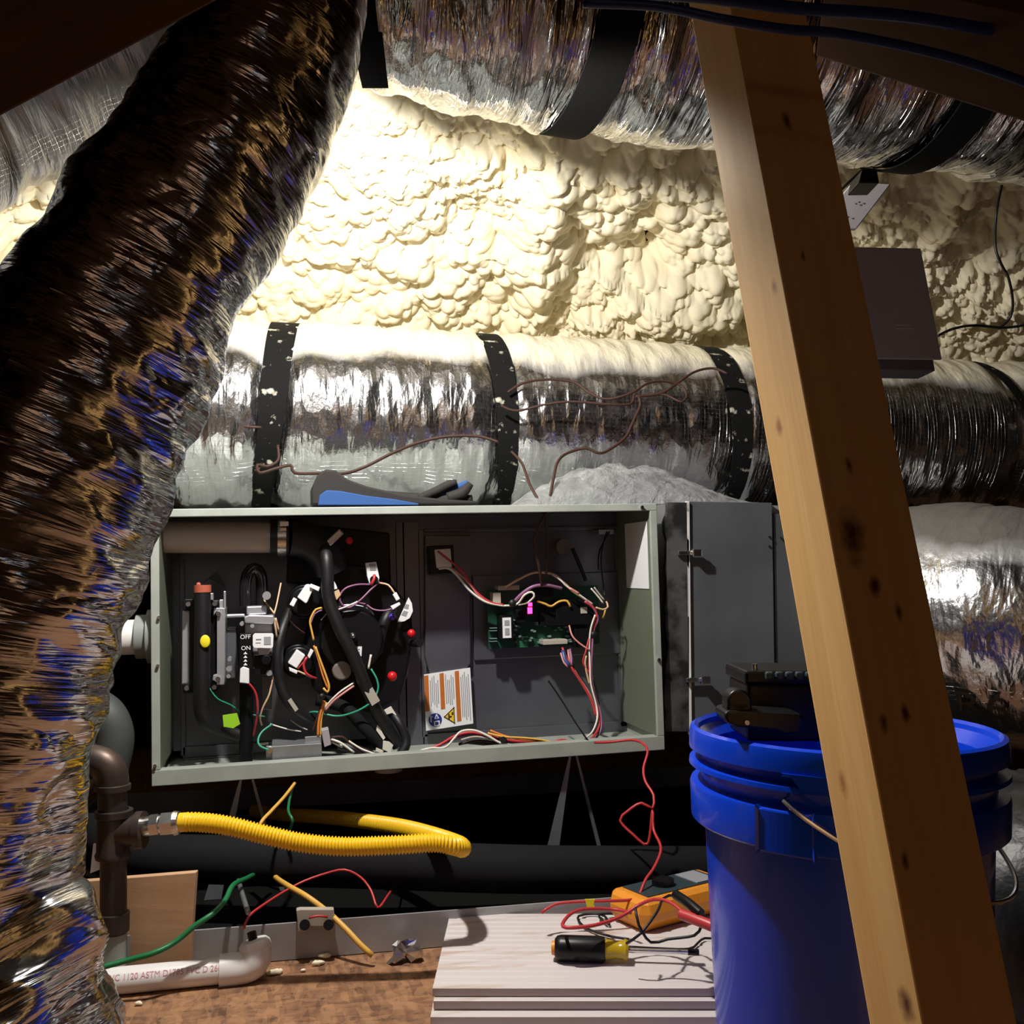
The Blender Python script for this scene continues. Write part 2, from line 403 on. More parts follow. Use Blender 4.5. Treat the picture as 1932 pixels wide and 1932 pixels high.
# ================================================================== ducts
def duct(path, mt, name='flexible_duct', n=96, step=.007, wr=.006, ribs=0, pinch=(), seed=0, big=.0, parent=None):
    """path: (x, y, z, r)"""
    q = spl(path, step)
    def disp(S, a, t):
        c, s_ = math.cos(a), math.sin(a)
        d = 0
        d += wr*(mnoise.noise(V3((S*38, c*2.0+seed, s_*2.0)))) + wr*.6*abs(mnoise.noise(V3((S*70, c*4+seed, s_*4))))
        if big: big_ = big*(.6+2.2*t*t if seed == 21 else 1); d += big_*mnoise.noise(V3((S*14, c*1.2+seed, s_*1.2)))+big_*.35*(1-2*abs(mnoise.noise(V3((S*26+c, c*1.6, s_*1.6+seed)))))
        if ribs: d += ribs*math.cos(S*2*math.pi/.055)
        for (p, am, wd) in pinch: d -= am*math.exp(-((S-p)/wd)**2)*(1+.5*mnoise.noise(V3((c*5, s_*5, S*9))))
        return d
    mb = MB(); mb.tube([p[:3] for p in q], [p[3] for p in q], n, True, True, disp)
    return mb, q
def band(q, S0, width, r_add, a0, a1, tw=0.0, th=.002, n=40, taper=None):
    """webbing that follows a duct path q at arc position S0; angles measured from the top, towards the viewer"""
    P = [V3(p[:3]) for p in q]; S = [0]
    for i in range(1, len(P)): S.append(S[-1]+(P[i]-P[i-1]).length)
    def at_s(s_):
        for i in range(1, len(P)):
            if S[i] >= s_:
                t = (s_-S[i-1])/(S[i]-S[i-1]); return P[i-1].lerp(P[i], t), (P[i]-P[i-1]).normalized(), q[i][3]
        return P[-1], (P[-1]-P[-2]).normalized(), q[-1][3]
    mb = MB(); vs = []
    for k_ in range(n+1):
        t = k_/n; a = R(a0+(a1-a0)*t); off = tw*(t-.5); wd = width*(taper(t) if taper else 1)
        ring = []
        for sgn in (-1, 1):
            c, T, r = at_s(S0+off+sgn*wd/2)
            up = V3((0, 0, 1)); up = (up-T*up.dot(T)).normalized(); fr = T.cross(up)
            if fr.y > 0: fr = -fr
            dr = up*math.cos(a)+fr*math.sin(a)
            for rr in (r+r_add, r+r_add+th): ring.append(c+dr*rr)
        vs.append(ring)
    for k_ in range(n):
        a, b = vs[k_], vs[k_+1]; mb.add([a[0], a[2], b[2], b[0], a[1], a[3], b[3], b[1]], [(0, 3, 2, 1), (4, 5, 6, 7), (0, 1, 5, 4), (1, 2, 6, 5), (2, 3, 7, 6), (3, 0, 4, 7)])
    return mb

# lower duct lying behind and on top of the furnace
LV, LZ, LR = 2.09, .858, .196
lp = [(-1.6, LV-.02, LZ, LR), (-.8, LV, LZ-.005, LR), (0, LV, LZ, LR), (.6, LV, LZ, LR), (1.2, LV+.01, LZ, LR), (1.9, LV, LZ, LR), (2.8, LV, LZ, LR)]
M['foil_foamed'] = mat('foamed_foil', (.8, .8, .8), .2, 1, build=foil_build(.75, .9, foam=2*LR-.10, st=.75, low=(30, 5)))
def su(px): return (atV(px, 800, LV-LR).x+1.6)
Sx = [su(508), su(955), su(1398), su(1935)]
mb, q = duct(lp, M['foil_foamed'], pinch=[(s_, .018, .03) for s_ in Sx], wr=.006, seed=3)
tag(mb.build('flexible_duct', M['foil_foamed'], None, True, sharp=0), 'foil flexible duct running behind the furnace top with cream foam overspray on its crown', 'duct')
for s_, tw, lb, wd in ((Sx[0]+.01, -.06, 'black strap over the foil duct behind the gloves', .045), (Sx[1], .05, 'black strap over the foil duct between the gloves and the plastic bag', .040),
                   (Sx[2], .06, 'black strap over the foil duct just beside the bright edge of the timber post', .046), (Sx[3]+.02, .16, 'thin black strap over the foil duct beyond the white control box', .022)):
    b = band(q, s_, wd, -.004, -20, 175, tw, taper=lambda t: .8+.45*abs(math.sin(t*2.2+1.2)))
    tag(b.build('duct_strap', M['strapfoam'], None, True), lb, 'strap', 'straps round the lower duct')

# upper duct
UVc, UZc, UR = 1.418, 1.417, .190
up_ = [(.085, UVc, UZc-.02, UR*.55), (.105, UVc, UZc-.02, UR*.70), (.2, UVc, UZc-.012, UR*.82), (.32, UVc, UZc, UR*.95), (.5, UVc, UZc, UR), (.8, UVc, UZc, UR), (1.3, UVc, UZc, UR), (2.0, UVc, UZc, UR), (2.8, UVc, UZc, UR)]
M['foil_up'] = mat('ridged_foil', (.8, .8, .8), .17, 1, build=foil_build(1.5, 1.0, tone=.72))
qq = spl(up_, .01); P_ = [V3(p[:3]) for p in qq]
def s_at_u(P, u):
    S = 0
    for i in range(1, len(P)):
        S += (P[i]-P[i-1]).length
        if P[i].x >= u and P[i].z < 1.6: return S
    return S
ua = atV(1165, 150, UVc-UR*.8).x; ub = atV(1875, 200, UVc-UR*.8).x
S1, S2 = s_at_u(P_, ua), s_at_u(P_, ub)
mb, q = duct(up_, None, wr=.009, pinch=[(S1, .010, .045), (S2, .010, .045)], seed=11, big=.012)
tag(mb.build('flexible_duct', M['foil_up'], None, True, sharp=0), 'thick crinkled foil duct hanging across the top above the spray foam', 'duct')
for s_, lb in ((S1, 'wide black webbing strap slung under the upper foil duct beside the post top'), (S2, 'black webbing strap under the upper foil duct beyond the post and control boxes')):
    tag(band(q, s_, .062, .006, 20, 215, -.07, .002).build('duct_strap', M['strap'], None, True), lb, 'strap', 'straps under the upper duct')
# strap hanging between the upper duct and the steep duct
st = [at(668, -60, 1.09), at(690, 60, 1.10), at(708, 165, 1.11)]
mb = MB()
for a, b in zip(st, st[1:]):
    r_ = Rt*.019; mb.hexa([a-r_, a+r_, a+r_+Fg*.002, a-r_+Fg*.002, b-r_*.8, b+r_*.8, b+r_*.8+Fg*.002, b-r_*.8+Fg*.002])
tag(mb.build('duct_strap', M['strap']), 'black strap hanging down in the gap between the steep duct and the upper duct', 'strap')

# steep duct in the foreground
dp = [(560, -260, 1.06, .086), (545, -100, 1.03, .086), (520, 50, 1.0, .087), (440, 250, .98, .095), (318, 430, .96, .098), (215, 610, .95, .105), (125, 800, .94, .113),
      (35, 1000, .93, .120), (-30, 1200, .925, .118), (-80, 1400, .92, .113), (-125, 1580, .92, .115), (-150, 1740, .92, .122), (-95, 1900, .91, .125), (-30, 2100, .90, .12), (0, 2330, .9, .11)]
dpw = [(*at(a, b, c), r) for a, b, c, r in dp]
mb, q = duct(dpw, None, n=140, step=.005, wr=.0035, seed=21, big=.011)
tag(mb.build('flexible_duct', M['foil_big'], None, True, sharp=0), 'big crumpled dark foil duct dropping steeply in front of the furnace end', 'duct')
# crossing duct at the top corner
xp = [(*at(-420, 300, 1.15), .17), (*at(-150, 160, 1.25), .168), (*at(120, 35, 1.32), .165), (*at(370, -60, 1.38), .155), (*at(560, -130, 1.42), .13), (*at(700, -260, 1.42), .12)]
mb, q = duct(xp, None, wr=.004, seed=31, big=.01)
tag(mb.build('flexible_duct', M['foil_dusty_shaded'], None, True, sharp=0), 'grey foil duct crossing behind the top of the steep duct', 'duct')
tag(MB().tube(spl([at(525, -60, 1.12), at(520, 10, 1.12), at(528, 42, 1.11)]), [.013, .013, .012, .011]*40 and .012, 8).build('strap_end', M['strap'], None, True), 'black strap end hanging beside the steep duct top', 'strap')

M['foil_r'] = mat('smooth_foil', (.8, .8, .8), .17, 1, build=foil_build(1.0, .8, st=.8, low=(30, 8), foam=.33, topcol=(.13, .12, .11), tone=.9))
# right-hand silver drop
rp = [(*at(1665, 1150, 1.93), .19), (*at(1740, 1160, 1.86), .205), (*at(1850, 1165, 1.76), .20), (*at(1990, 1180, 1.68), .19), (*at(2200, 1240, 1.6), .19)]
mb, q = duct(rp, None, wr=.003, seed=41, big=.006)
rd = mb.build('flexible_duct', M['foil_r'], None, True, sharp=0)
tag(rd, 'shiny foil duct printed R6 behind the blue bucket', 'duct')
vs, fs = text_mesh('R6', .078); C_ = at(1873, 1340, 1.57)
i_ = min(range(len(q)), key=lambda i: (V3(q[i][:3])-at(1908, 1165, 1.72)).length)
c0 = V3(q[i_][:3]); T_ = (V3(q[i_+3][:3])-V3(q[i_-3][:3])).normalized(); up2 = (V3((0, 0, 1))-T_*T_.z).normalized(); fr2 = T_.cross(up2); fr2 = fr2 if fr2.y < 0 else -fr2
vs2 = []
for v in vs:
    a = R(-42)+v.y/.2; vs2.append(c0+T_*v.x+(up2*math.sin(a)+fr2*math.cos(a))*(q[i_][3]+.010))
MB().add(vs2, fs).build('printed_text', M['ink'], rd)
xr = [(*at(1890, 1100, 2.2), .11), (*at(1965, 1082, 2.06), .13), (*at(2080, 1085, 1.98), .13), (*at(2300, 1090, 1.95), .13)]
mb, q = duct(xr, None, wr=.005, seed=51, big=.012)
tag(mb.build('flexible_duct', M['foil_dusty_shaded'], None, True, sharp=0), 'dusty foil duct hump just past the R6 duct at the edge', 'duct')

# ================================================================== furnace
FV = 1.673
BL, BR, TL = atV(288, 1482, FV), atV(1252, 1413, FV), atV(306, 953, FV)
tilt = math.atan2(BR.z-BL.z, BR.x-BL.x); FW = (BR-BL).length; FH = (atV(1243, 951, FV)-BR).length; FD = .62
fur = thing('gas_furnace', BL, 'grey-green gas furnace lying on its side with its door off and wiring exposed', 'furnace', rot=Matrix.Rotation(-tilt, 3, 'Y'))
FM = fur.matrix_world.copy(); FI = FM.inverted()
def fl(px, py, t):
    o = FI @ EYE; d = FI.to_3x3() @ ray(px, py); return o+d*((t-o.y)/d.y)
class FB(MB):
    def fbox(s, x0, y0, x1, y1, t0, t1):
        a = fl(x0, y1, t0); b = fl(x1, y0, t0); return s.box((a.x, t0, a.z), (b.x, t1, b.z))
    def fcyl(s, cx, cy, r, t0, t1, n=24, r1=None):
        c = fl(cx, cy, t0); k_ = fl(cx+r, cy, t0).x-c.x; return s.cyl(c, V3((c.x, t1, c.z)), k_, k_ if r1 is None else k_*r1, n)
    def fpoly(s, pts, t0, t1): return s.prism([fl(x, y, t0) for x, y in pts], (0, t1-t0, 0))
    def fw(s, pts, rpx, n=8): return s.tube(spl([tuple(fl(*p)) for p in pts], .005), rpx*.00091, n)
    def fsph(s, cx, cy, r, t, **k): return s.sph(fl(cx, cy, t), r*.00091, n=8, **k)
def FP(mb, name, m, parent=None, **k):
    k.setdefault('smooth', True); return mb.build(name, m, parent or fur, local=True, **k)
th = .003; TD = .19
# shell
c = FB(); W_, H_, D_ = FW, FH, FD
c.box((0, 0, H_-th), (W_, D_, H_)); c.box((0, 0, 0), (W_, D_, th)); c.box((0, 0, th), (th, D_, H_-th)); c.box((W_-th, 0, th), (W_, D_, H_-th)); c.box((th, D_-th, th), (W_-th, D_, H_-th))
shell = FP(c, 'cabinet', M['paint'], smooth=False)
c = FB()
c.box((-.001, -.004, H_-.012), (W_+.001, .004, H_+.001)); c.box((-.001, -.004, -.001), (W_+.001, .004, .024)); c.box((-.001, -.004, .024), (.012, .004, H_-.012)); c.box((W_-.012, -.004, .024), (W_+.001, .004, H_-.012))
c.box((0, .004, .018), (W_, .02, .024))
fr = FP(c, 'front_flange', M['paint'], shell, smooth=False, bevel=.0012)
for (x, y) in ((296, 1000), (299, 1165), (297, 1256), (292, 1445), (1212, 957), (1244, 1245)):
    c = FB(); c.fcyl(x, y, 3.2, -.009, -.003, 10); FP(c, 'screw', M['steel'], shell)
for xa in (W_-.012, .010):
    c = FB(); c.box((xa, .004, .024), (xa+.002, TD, H_-.004)); FP(c, 'inner_side', M['inpaint'], smooth=False)
# vestibule panel with pressed frames
c = FB(); c.box((.012, TD, .02), (W_-.012, TD+.004, H_-.004)); vest = FP(c, 'vestibule_panel', M['vest'], smooth=False)
c = FB()
def rail(x0, y0, x1, y1, wd, t0=TD-.006):
    a, b = fl(x0, y0, TD), fl(x1, y1, TD)
    if abs(x1-x0) > abs(y1-y0): c.box((min(a.x, b.x), t0, min(a.z, b.z)-wd), (max(a.x, b.x), TD, max(a.z, b.z)+wd))
    else: c.box((min(a.x, b.x)-wd, t0, min(a.z, b.z)), (max(a.x, b.x)+wd, TD, max(a.z, b.z)))
for r_ in ((345, 1030, 345, 1425, .003), (345, 1412, 560, 1412, .003), (345, 1432, 560, 1432, .002), (758, 985, 758, 1400, .004), (778, 985, 778, 1420, .012), (797, 1000, 797, 1390, .002), (800, 1000, 1170, 996, .002), (1172, 1000, 1172, 1370, .003), (800, 1388, 1185, 1380, .004), (1186, 985, 1186, 1400, .004)): rail(*r_)
FP(c, 'pressed_rail', M['vest'], vest, smooth=False, bevel=.001)
c = FB(); c.fpoly([(815, 1010), (888, 1010), (888, 1252), (876, 1265), (812, 1276), (802, 1240), (802, 1010)], TD-.020, TD); FP(c, 'raised_plate', M['vest'], vest, smooth=False, bevel=.002)
# intake pipe and rubber coupling
c = FB(); a = fl(296, 1014, .08); b = fl(510, 1014, .08); c.cyl((.004, .08, a.z), b, .0265, n=32); pvc_in = FP(c, 'intake_pipe', mat('tan_dim_pipe', (.50, .43, .36), .4))
c = FB(); b2 = fl(545, 1014, .08); c.cyl(b, b2, .031, n=28); c.tube(spl([tuple(b2), tuple(fl(575, 1018, .085)), tuple(fl(610, 1040, .09)), tuple(fl(625, 1075, .10))]), .033, 20); cp = FP(c, 'rubber_elbow', M['rubber'])
c = FB(); a = fl(524, 1014, .08); b = fl(540, 1014, .08); c.cyl(a, b, .0325, n=28); c.box((b.x-.01, .04, b.z+.018), (b.x+.004, .05, b.z+.026)); FP(c, 'hose_clamp', M['steel'], cp)
c = FB(); p0, p1 = fl(604, 1040, .06), fl(645, 1002, .06); dd = (p1-p0).normalized(); nrm = V3((dd.z, 0, -dd.x))
c.hexa([p0-nrm*.006, p0+nrm*.006, p0+nrm*.006+V3((0, .03, 0)), p0-nrm*.006+V3((0, .03, 0)), p1-nrm*.006, p1+nrm*.006, p1+nrm*.006+V3((0, .03, 0)), p1-nrm*.006+V3((0, .03, 0))]); FP(c, 'hose_clamp', M['steel'], cp, bevel=.002)
# black collector plate
c = FB(); c.fpoly([(545, 985), (735, 1005), (738, 1100), (700, 1110), (540, 1100)], TD-.03, TD); c.fcyl(596, 1025, 13, TD-.045, TD-.03); pl = FP(c, 'collector_plate', M['black'], smooth=False, bevel=.003)
# manifold tube assembly
c = FB(); c.fpoly([(345, 1134), (349, 1130), (366, 1130), (366, 1126), (400, 1126), (400, 1132), (414, 1132), (417, 1152), (408, 1154), (408, 1288), (413, 1290), (410, 1306), (345, 1308), (343, 1290), (357, 1288), (357, 1152), (345, 1152)], .075, .135)
man = FP(c, 'burner_box', M['black'], smooth=False, bevel=.002)
c = FB(); c.fpoly([(344, 1152), (358, 1152), (357, 1292), (343, 1292)], .085, .12)
c.fpoly([(409, 1152), (403, 1162), (403, 1147), (425, 1147), (424, 1292), (409, 1292), (409, 1287), (401, 1283), (402, 1274), (409, 1272)], .062, .12); c.fbox(422, 1115, 426, 1150, .062, .07); c.fbox(414, 1131, 422, 1150, .068, .075); c.fbox(395, 1119, 402, 1132, .07, .09)
FP(c, 'bracket', M['cast'], man, smooth=False, bevel=.001)
for x, y in ((355, 1140), (405, 1139), (352, 1299), (404, 1297), (412, 1158), (411, 1281)):
    c = FB(); c.fcyl(x, y, 4.6, .056, .076, 12); FP(c, 'bolt', M['steel'], man)
c = FB(); c.fw([(382, 1108, .05), (382, 1180, .05), (381, 1290, .05), (380, 1335, .055), (392, 1362, .06), (425, 1380, .08), (462, 1390, .09)], 14.5, 20); tb = FP(c, 'drain_tube', M['rubber'], man)
c = FB(); a = fl(382, 1113, .05); c.cyl(a-V3((0, 0, .004)), a+V3((0, 0, .008)), .0142, n=20); c.sph(a+V3((-.006, -.003, .009)), .004, n=6); FP(c, 'tube_cap', M['rust'], man)
c = FB(); c.sph(fl(387, 1210, .034), .0085, .95, .25, 1.25, 10); FP(c, 'paint_mark', M['yellabel'], man)
c = FB(); c.fpoly([(420, 1350), (447, 1346), (453, 1366), (440, 1374), (422, 1371)], .045, .050); FP(c, 'lime_tag', M['lime'], man, smooth=False)
c = FB(); c.fpoly([(378, 1103), (408, 1078), (426, 1108), (395, 1092)], .14, .15); FP(c, 'rubber_flap', M['rubber'], smooth=False)
# gas inlet pipe and U bend
c = FB(); c.fw([(465, 1290, .08), (465, 1340, .08), (464, 1446, .08)], 12.5, 20); FP(c, 'gas_riser', M['black']); c = FB(); c.fw([(463, 1146, .09), (463, 1105, .09), (468, 1082, .09), (480, 1072, .09), (491, 1082, .095), (494, 1105, .10), (494, 1146, .1)], 11, 20)
FP(c, 'gas_pipe', mat('glossy_black_pipe', (.012, .011, .012), .16))
# gas valve
c = FB(); c.fpoly([(460, 1164), (470, 1160), (516, 1161), (519, 1170), (515, 1178), (462, 1176)], .045, .10); c.fpoly([(462, 1176), (514, 1176), (516, 1210), (510, 1262), (478, 1262), (462, 1236)], .065, .12)
c.fbox(465, 1143, 503, 1160, .06, .10); c.fpoly([(485, 1222), (512, 1222), (506, 1236), (488, 1236)], .035, .06); c.fbox(427, 1158, 462, 1166, .08, .10); valve = FP(c, 'gas_valve', M['cast'], smooth=False, bevel=.002)
c = FB(); c.fpoly([(452, 1196), (476, 1196), (478, 1262), (452, 1262)], .04, .065); c.fpoly([(480, 1236), (515, 1236), (516, 1270), (480, 1275)], .05, .09); c.fcyl(502, 1245, 9, .035, .05); FP(c, 'selector_switch', M['black'], valve, smooth=False, bevel=.001)
def ftext(s_, px, py, hpx, t, m, parent, rot=0):
    vs, fs = text_mesh(s_, hpx*.00091*1.35); cc = fl(px, py, t); ca, sa = math.cos(rot), math.sin(rot)
    FP(MB().add([cc+V3((v.x*ca-v.y*sa, 0, v.x*sa+v.y*ca)) for v in vs], fs), 'lettering', m, parent, smooth=False)
ftext('OFF', 463, 1202, 8, .0392, M['white'], valve); ftext('ON', 464, 1223, 8, .0392, M['white'], valve)
c = FB()
for y in (1232, 1239, 1246, 1253): c.fpoly([(459, y+2.5), (467, y+2), (463, y-2.5)], .0388, .0392)
FP(c, 'dial_marks', M['white'], valve, smooth=False)
c = FB(); c.fpoly([(477, 1199), (480, 1196), (514, 1196), (516, 1199), (515, 1220), (512, 1223), (480, 1222), (477, 1218)], .028, .045); lab = FP(c, 'valve_label', M['white'], valve, smooth=False)
c = FB(); c.fbox(498, 1201, 511, 1216, .0272, .0278); c.fbox(483, 1205, 493, 1207, .0272, .0278); c.fbox(482, 1212, 492, 1213, .0272, .0278); FP(c, 'label_print', M['greylabel'], lab, smooth=False)
c = FB(); c.fpoly([(453, 1262), (459, 1258), (470, 1262), (470, 1290), (452, 1288)], .034, .055); FP(c, 'wire_plug', M['white'], valve, smooth=False, bevel=.001)
for x, y, r_ in ((476, 1181, 4), (508, 1270, 5.5), (456, 1177, 4), (432, 1262, 5.5), (433, 1244, 4), (431, 1276, 4), (503, 1124, 8)):
    c = FB(); c.fcyl(x, y, r_, .045, .07, 14); FP(c, 'bolt', M['cast'], valve)
c = FB(); c.fpoly([(427, 1185), (446, 1185), (446, 1280), (427, 1280)], .10, .14); c.fpoly([(492, 1275), (514, 1275), (512, 1340), (494, 1340)], .11, .13); FP(c, 'valve_bracket', M['vest'], valve, smooth=False, bevel=.002)
# inducer blower
c = FB(); c.fpoly([(600, 1085), (640, 1062), (700, 1070), (745, 1108), (776, 1150), (780, 1205), (770, 1270), (755, 1320), (700, 1345), (640, 1335), (590, 1300), (575, 1210)], .11, TD)
ind = FP(c, 'inducer_blower', M['black'], smooth=False, bevel=.006)
c = FB(); c.fcyl(664, 1208, 60, .075, .115, 48); c.fcyl(664, 1208, 57, .066, .075, 48, 1.05); c.fcyl(666, 1202, 9, .05, .068, 20); FP(c, 'motor', M['black'], ind, bevel=.002)
c = FB(); c.fw([(606, 1170, .07), (625, 1150, .07), (655, 1141, .07), (690, 1146, .07), (705, 1160, .07)], 1.2, 6); FP(c, 'rim_wire', M['cast'], ind)
c = FB(); c.fsph(666, 1200, 4.5, .048); FP(c, 'shaft_end', M['steel'], ind)
c = FB(); c.fcyl(645, 1266, 18, .06, .11, 24); FP(c, 'capacitor', mat('dull_brown_metal', (.20, .17, .15), .5, .3), ind, bevel=.003)
for x, y, r_, m_, lb in ((776, 1195, 8, 'redball', None), (740, 1276, 9.5, 'redball', None), (740, 1164, 7, 'violet', None), (659, 1020, 7, 'redball', None)):
    c = FB(); c.fsph(x, y, r_, .07); o_ = FP(c, 'port_cap', M[m_], ind, sharp=0)
    o_['label'] = 'violet rubber port cap' if m_ == 'violet' else 'red rubber port cap'
c = FB(); c.fw([(776, 1213, .1), (786, 1214, .07), (792, 1213, .06)], 8, 12); c.fw([(712, 1230, .1), (725, 1175, .085), (740, 1150, .1)], 11, 12); FP(c, 'hose_port', M['rubber'], ind)
for y_, pts, t in ((0, [(750, 1174), (771, 1127), (777, 1138), (779, 1153), (773, 1166), (763, 1172)], .095), (0, [(664, 1220), (683, 1220), (682, 1238), (673, 1240)], .062)):
    c = FB(); c.fpoly(pts, t, t+.003); o_ = FP(c, 'paper_label', M['white'], ind, smooth=False); t0_ = t-.0006
    c = FB()
    if len(pts) == 6: c.fpoly([(762, 1152), (770, 1154), (766, 1163), (757, 1160)], t0_, t); c.fpoly([(765, 1139), (772, 1141), (770, 1149), (762, 1147)], t0_, t)
    else: c.fbox(670, 1224, 679, 1226, t0_, t); c.fbox(671, 1229, 679, 1231, t0_, t)
    FP(c, 'label_print', M['greylabel'], o_, smooth=False)
# pressure switches
for cx, cy, bl in ((575, 1135, [(561, 1127), (577, 1103), (584, 1102), (591, 1112), (580, 1136), (577, 1139)]), (563, 1248, [(543, 1251), (560, 1226), (576, 1237), (560, 1261)])):
    c = FB(); c.fcyl(cx, cy, 33, .09, .15, 40); c.fcyl(cx, cy, 27, .08, .09, 40, 1.15); ps = FP(c, 'pressure_switch', M['black'], bevel=.002)
    c = FB(); c.fpoly(bl, .055, .08); FP(c, 'terminal_block', M['white'], ps, smooth=False, bevel=.0015)
c = FB()
for pts in ([(546, 1141), (554, 1127), (561, 1131), (554, 1145)], [(586, 1101), (604, 1108), (601, 1116), (584, 1108)], [(580, 1238), (586, 1224), (592, 1228), (584, 1243)], [(545, 1259), (562, 1266), (560, 1272), (546, 1266)],
            [(741, 1122), (748, 1117), (755, 1130), (748, 1134)], [(737, 1144), (754, 1136), (756, 1141), (741, 1151)], [(628, 1092), (634, 1103), (637, 1111), (629, 1113)]):
    c = FB(); c.fpoly(pts, .050, .058); FP(c, 'spade_connector', M['white'], ind, smooth=False, bevel=.001)
c = FB(); c.fpoly([(630, 1116), (639, 1112), (643, 1122), (635, 1132)], .05, .056); FP(c, 'tan_connector', M['tan'], ind, smooth=False)
c = FB(); c.fpoly([(690, 1062), (710, 1060), (716, 1090), (713, 1101), (697, 1101), (693, 1088)], .07, .09); ls = FP(c, 'limit_switch', M['white'], ind, smooth=False, bevel=.001)
c = FB(); c.fpoly([(695, 1064), (708, 1063), (709, 1068), (698, 1069)], .0692, .0698); c.fbox(698, 1070, 709, 1076, .0692, .0698); FP(c, 'label_print', M['greylabel'], ls, smooth=False)
c = FB(); c.fcyl(706, 1094, 8, .062, .07, 12); FP(c, 'dark_recess', M['black'], ls)
# thick hoses
c = FB(); c.fw([(606, 1022, .085), (613, 1038, .06), (616, 1055, .04), (618, 1090, .035), (620, 1130, .035), (640, 1185, .033), (668, 1240, .035), (692, 1300, .04), (715, 1350, .05), (738, 1385, .06), (752, 1408, .06)], 12, 16)
hose = FP(c, 'pressure_hose', M['rubber'])
c = FB(); c.fw([(548, 1150, .1), (532, 1190, .07), (524, 1235, .06), (528, 1285, .06), (545, 1325, .06), (575, 1350, .07), (600, 1360, .08)], 10, 14); FP(c, 'pressure_hose', M['rubber'])
c = FB(); c.fw([(600, 1320, .09), (650, 1335, .07), (690, 1375, .06), (715, 1400, .06), (728, 1418, .06)], 12, 14); FP(c, 'pressure_hose', M['foamblack'])
c = FB(); c.fw([(735, 1340, .08), (752, 1362, .06), (766, 1392, .055), (762, 1415, .05), (742, 1432, .05), (712, 1432, .05), (690, 1420, .06), (640, 1405, .08)], 9, 14); FP(c, 'pressure_hose', M['rubber'])
c = FB(); c.fpoly([(688, 1306), (703, 1297), (717, 1322), (702, 1332)], .030, .034); o_ = FP(c, 'paper_label', M['beige'], hose, smooth=False)
c = FB(); c.fpoly([(543, 1322), (549, 1317), (563, 1338), (557, 1343)], .045, .048); FP(c, 'paper_label', M['beige'], hose, smooth=False)
c = FB(); c.fpoly([(712, 1365), (716, 1372), (727, 1392), (723, 1396), (710, 1378)], .05, .053); c.fpoly([(723, 1398), (735, 1400), (742, 1406), (736, 1420), (722, 1414)], .045, .05); c.fpoly([(710, 1411), (724, 1417), (720, 1421), (709, 1417)], .045, .05); c.fpoly([(725, 1340), (738, 1333), (751, 1353), (740, 1345), (730, 1348)], .06, .065); FP(c, 'foil_tape', M['cream'], hose, smooth=False)
# junction box
c = FB(); c.fbox(513, 1402, 607, 1448, .03, .10); c.fpoly([(502, 1407), (514, 1407), (518, 1420), (518, 1450), (502, 1450)], .034, .036); c.fbox(575, 1388, 607, 1402, .05, .052); jb = FP(c, 'junction_box', M['galv'], smooth=False, bevel=.001)
c = FB(); c.fcyl(509, 1416, 5.5, .022, .034, 14); c.fbox(490, 1401, 506, 1406, .05, .055); FP(c, 'ground_screw', M['steel'], jb)
c = FB(); c.fpoly([(606, 1378), (620, 1375), (625, 1405), (612, 1410)], .02, .045); FP(c, 'wire_clip', M['offwhite'], jb, smooth=False, bevel=.001)
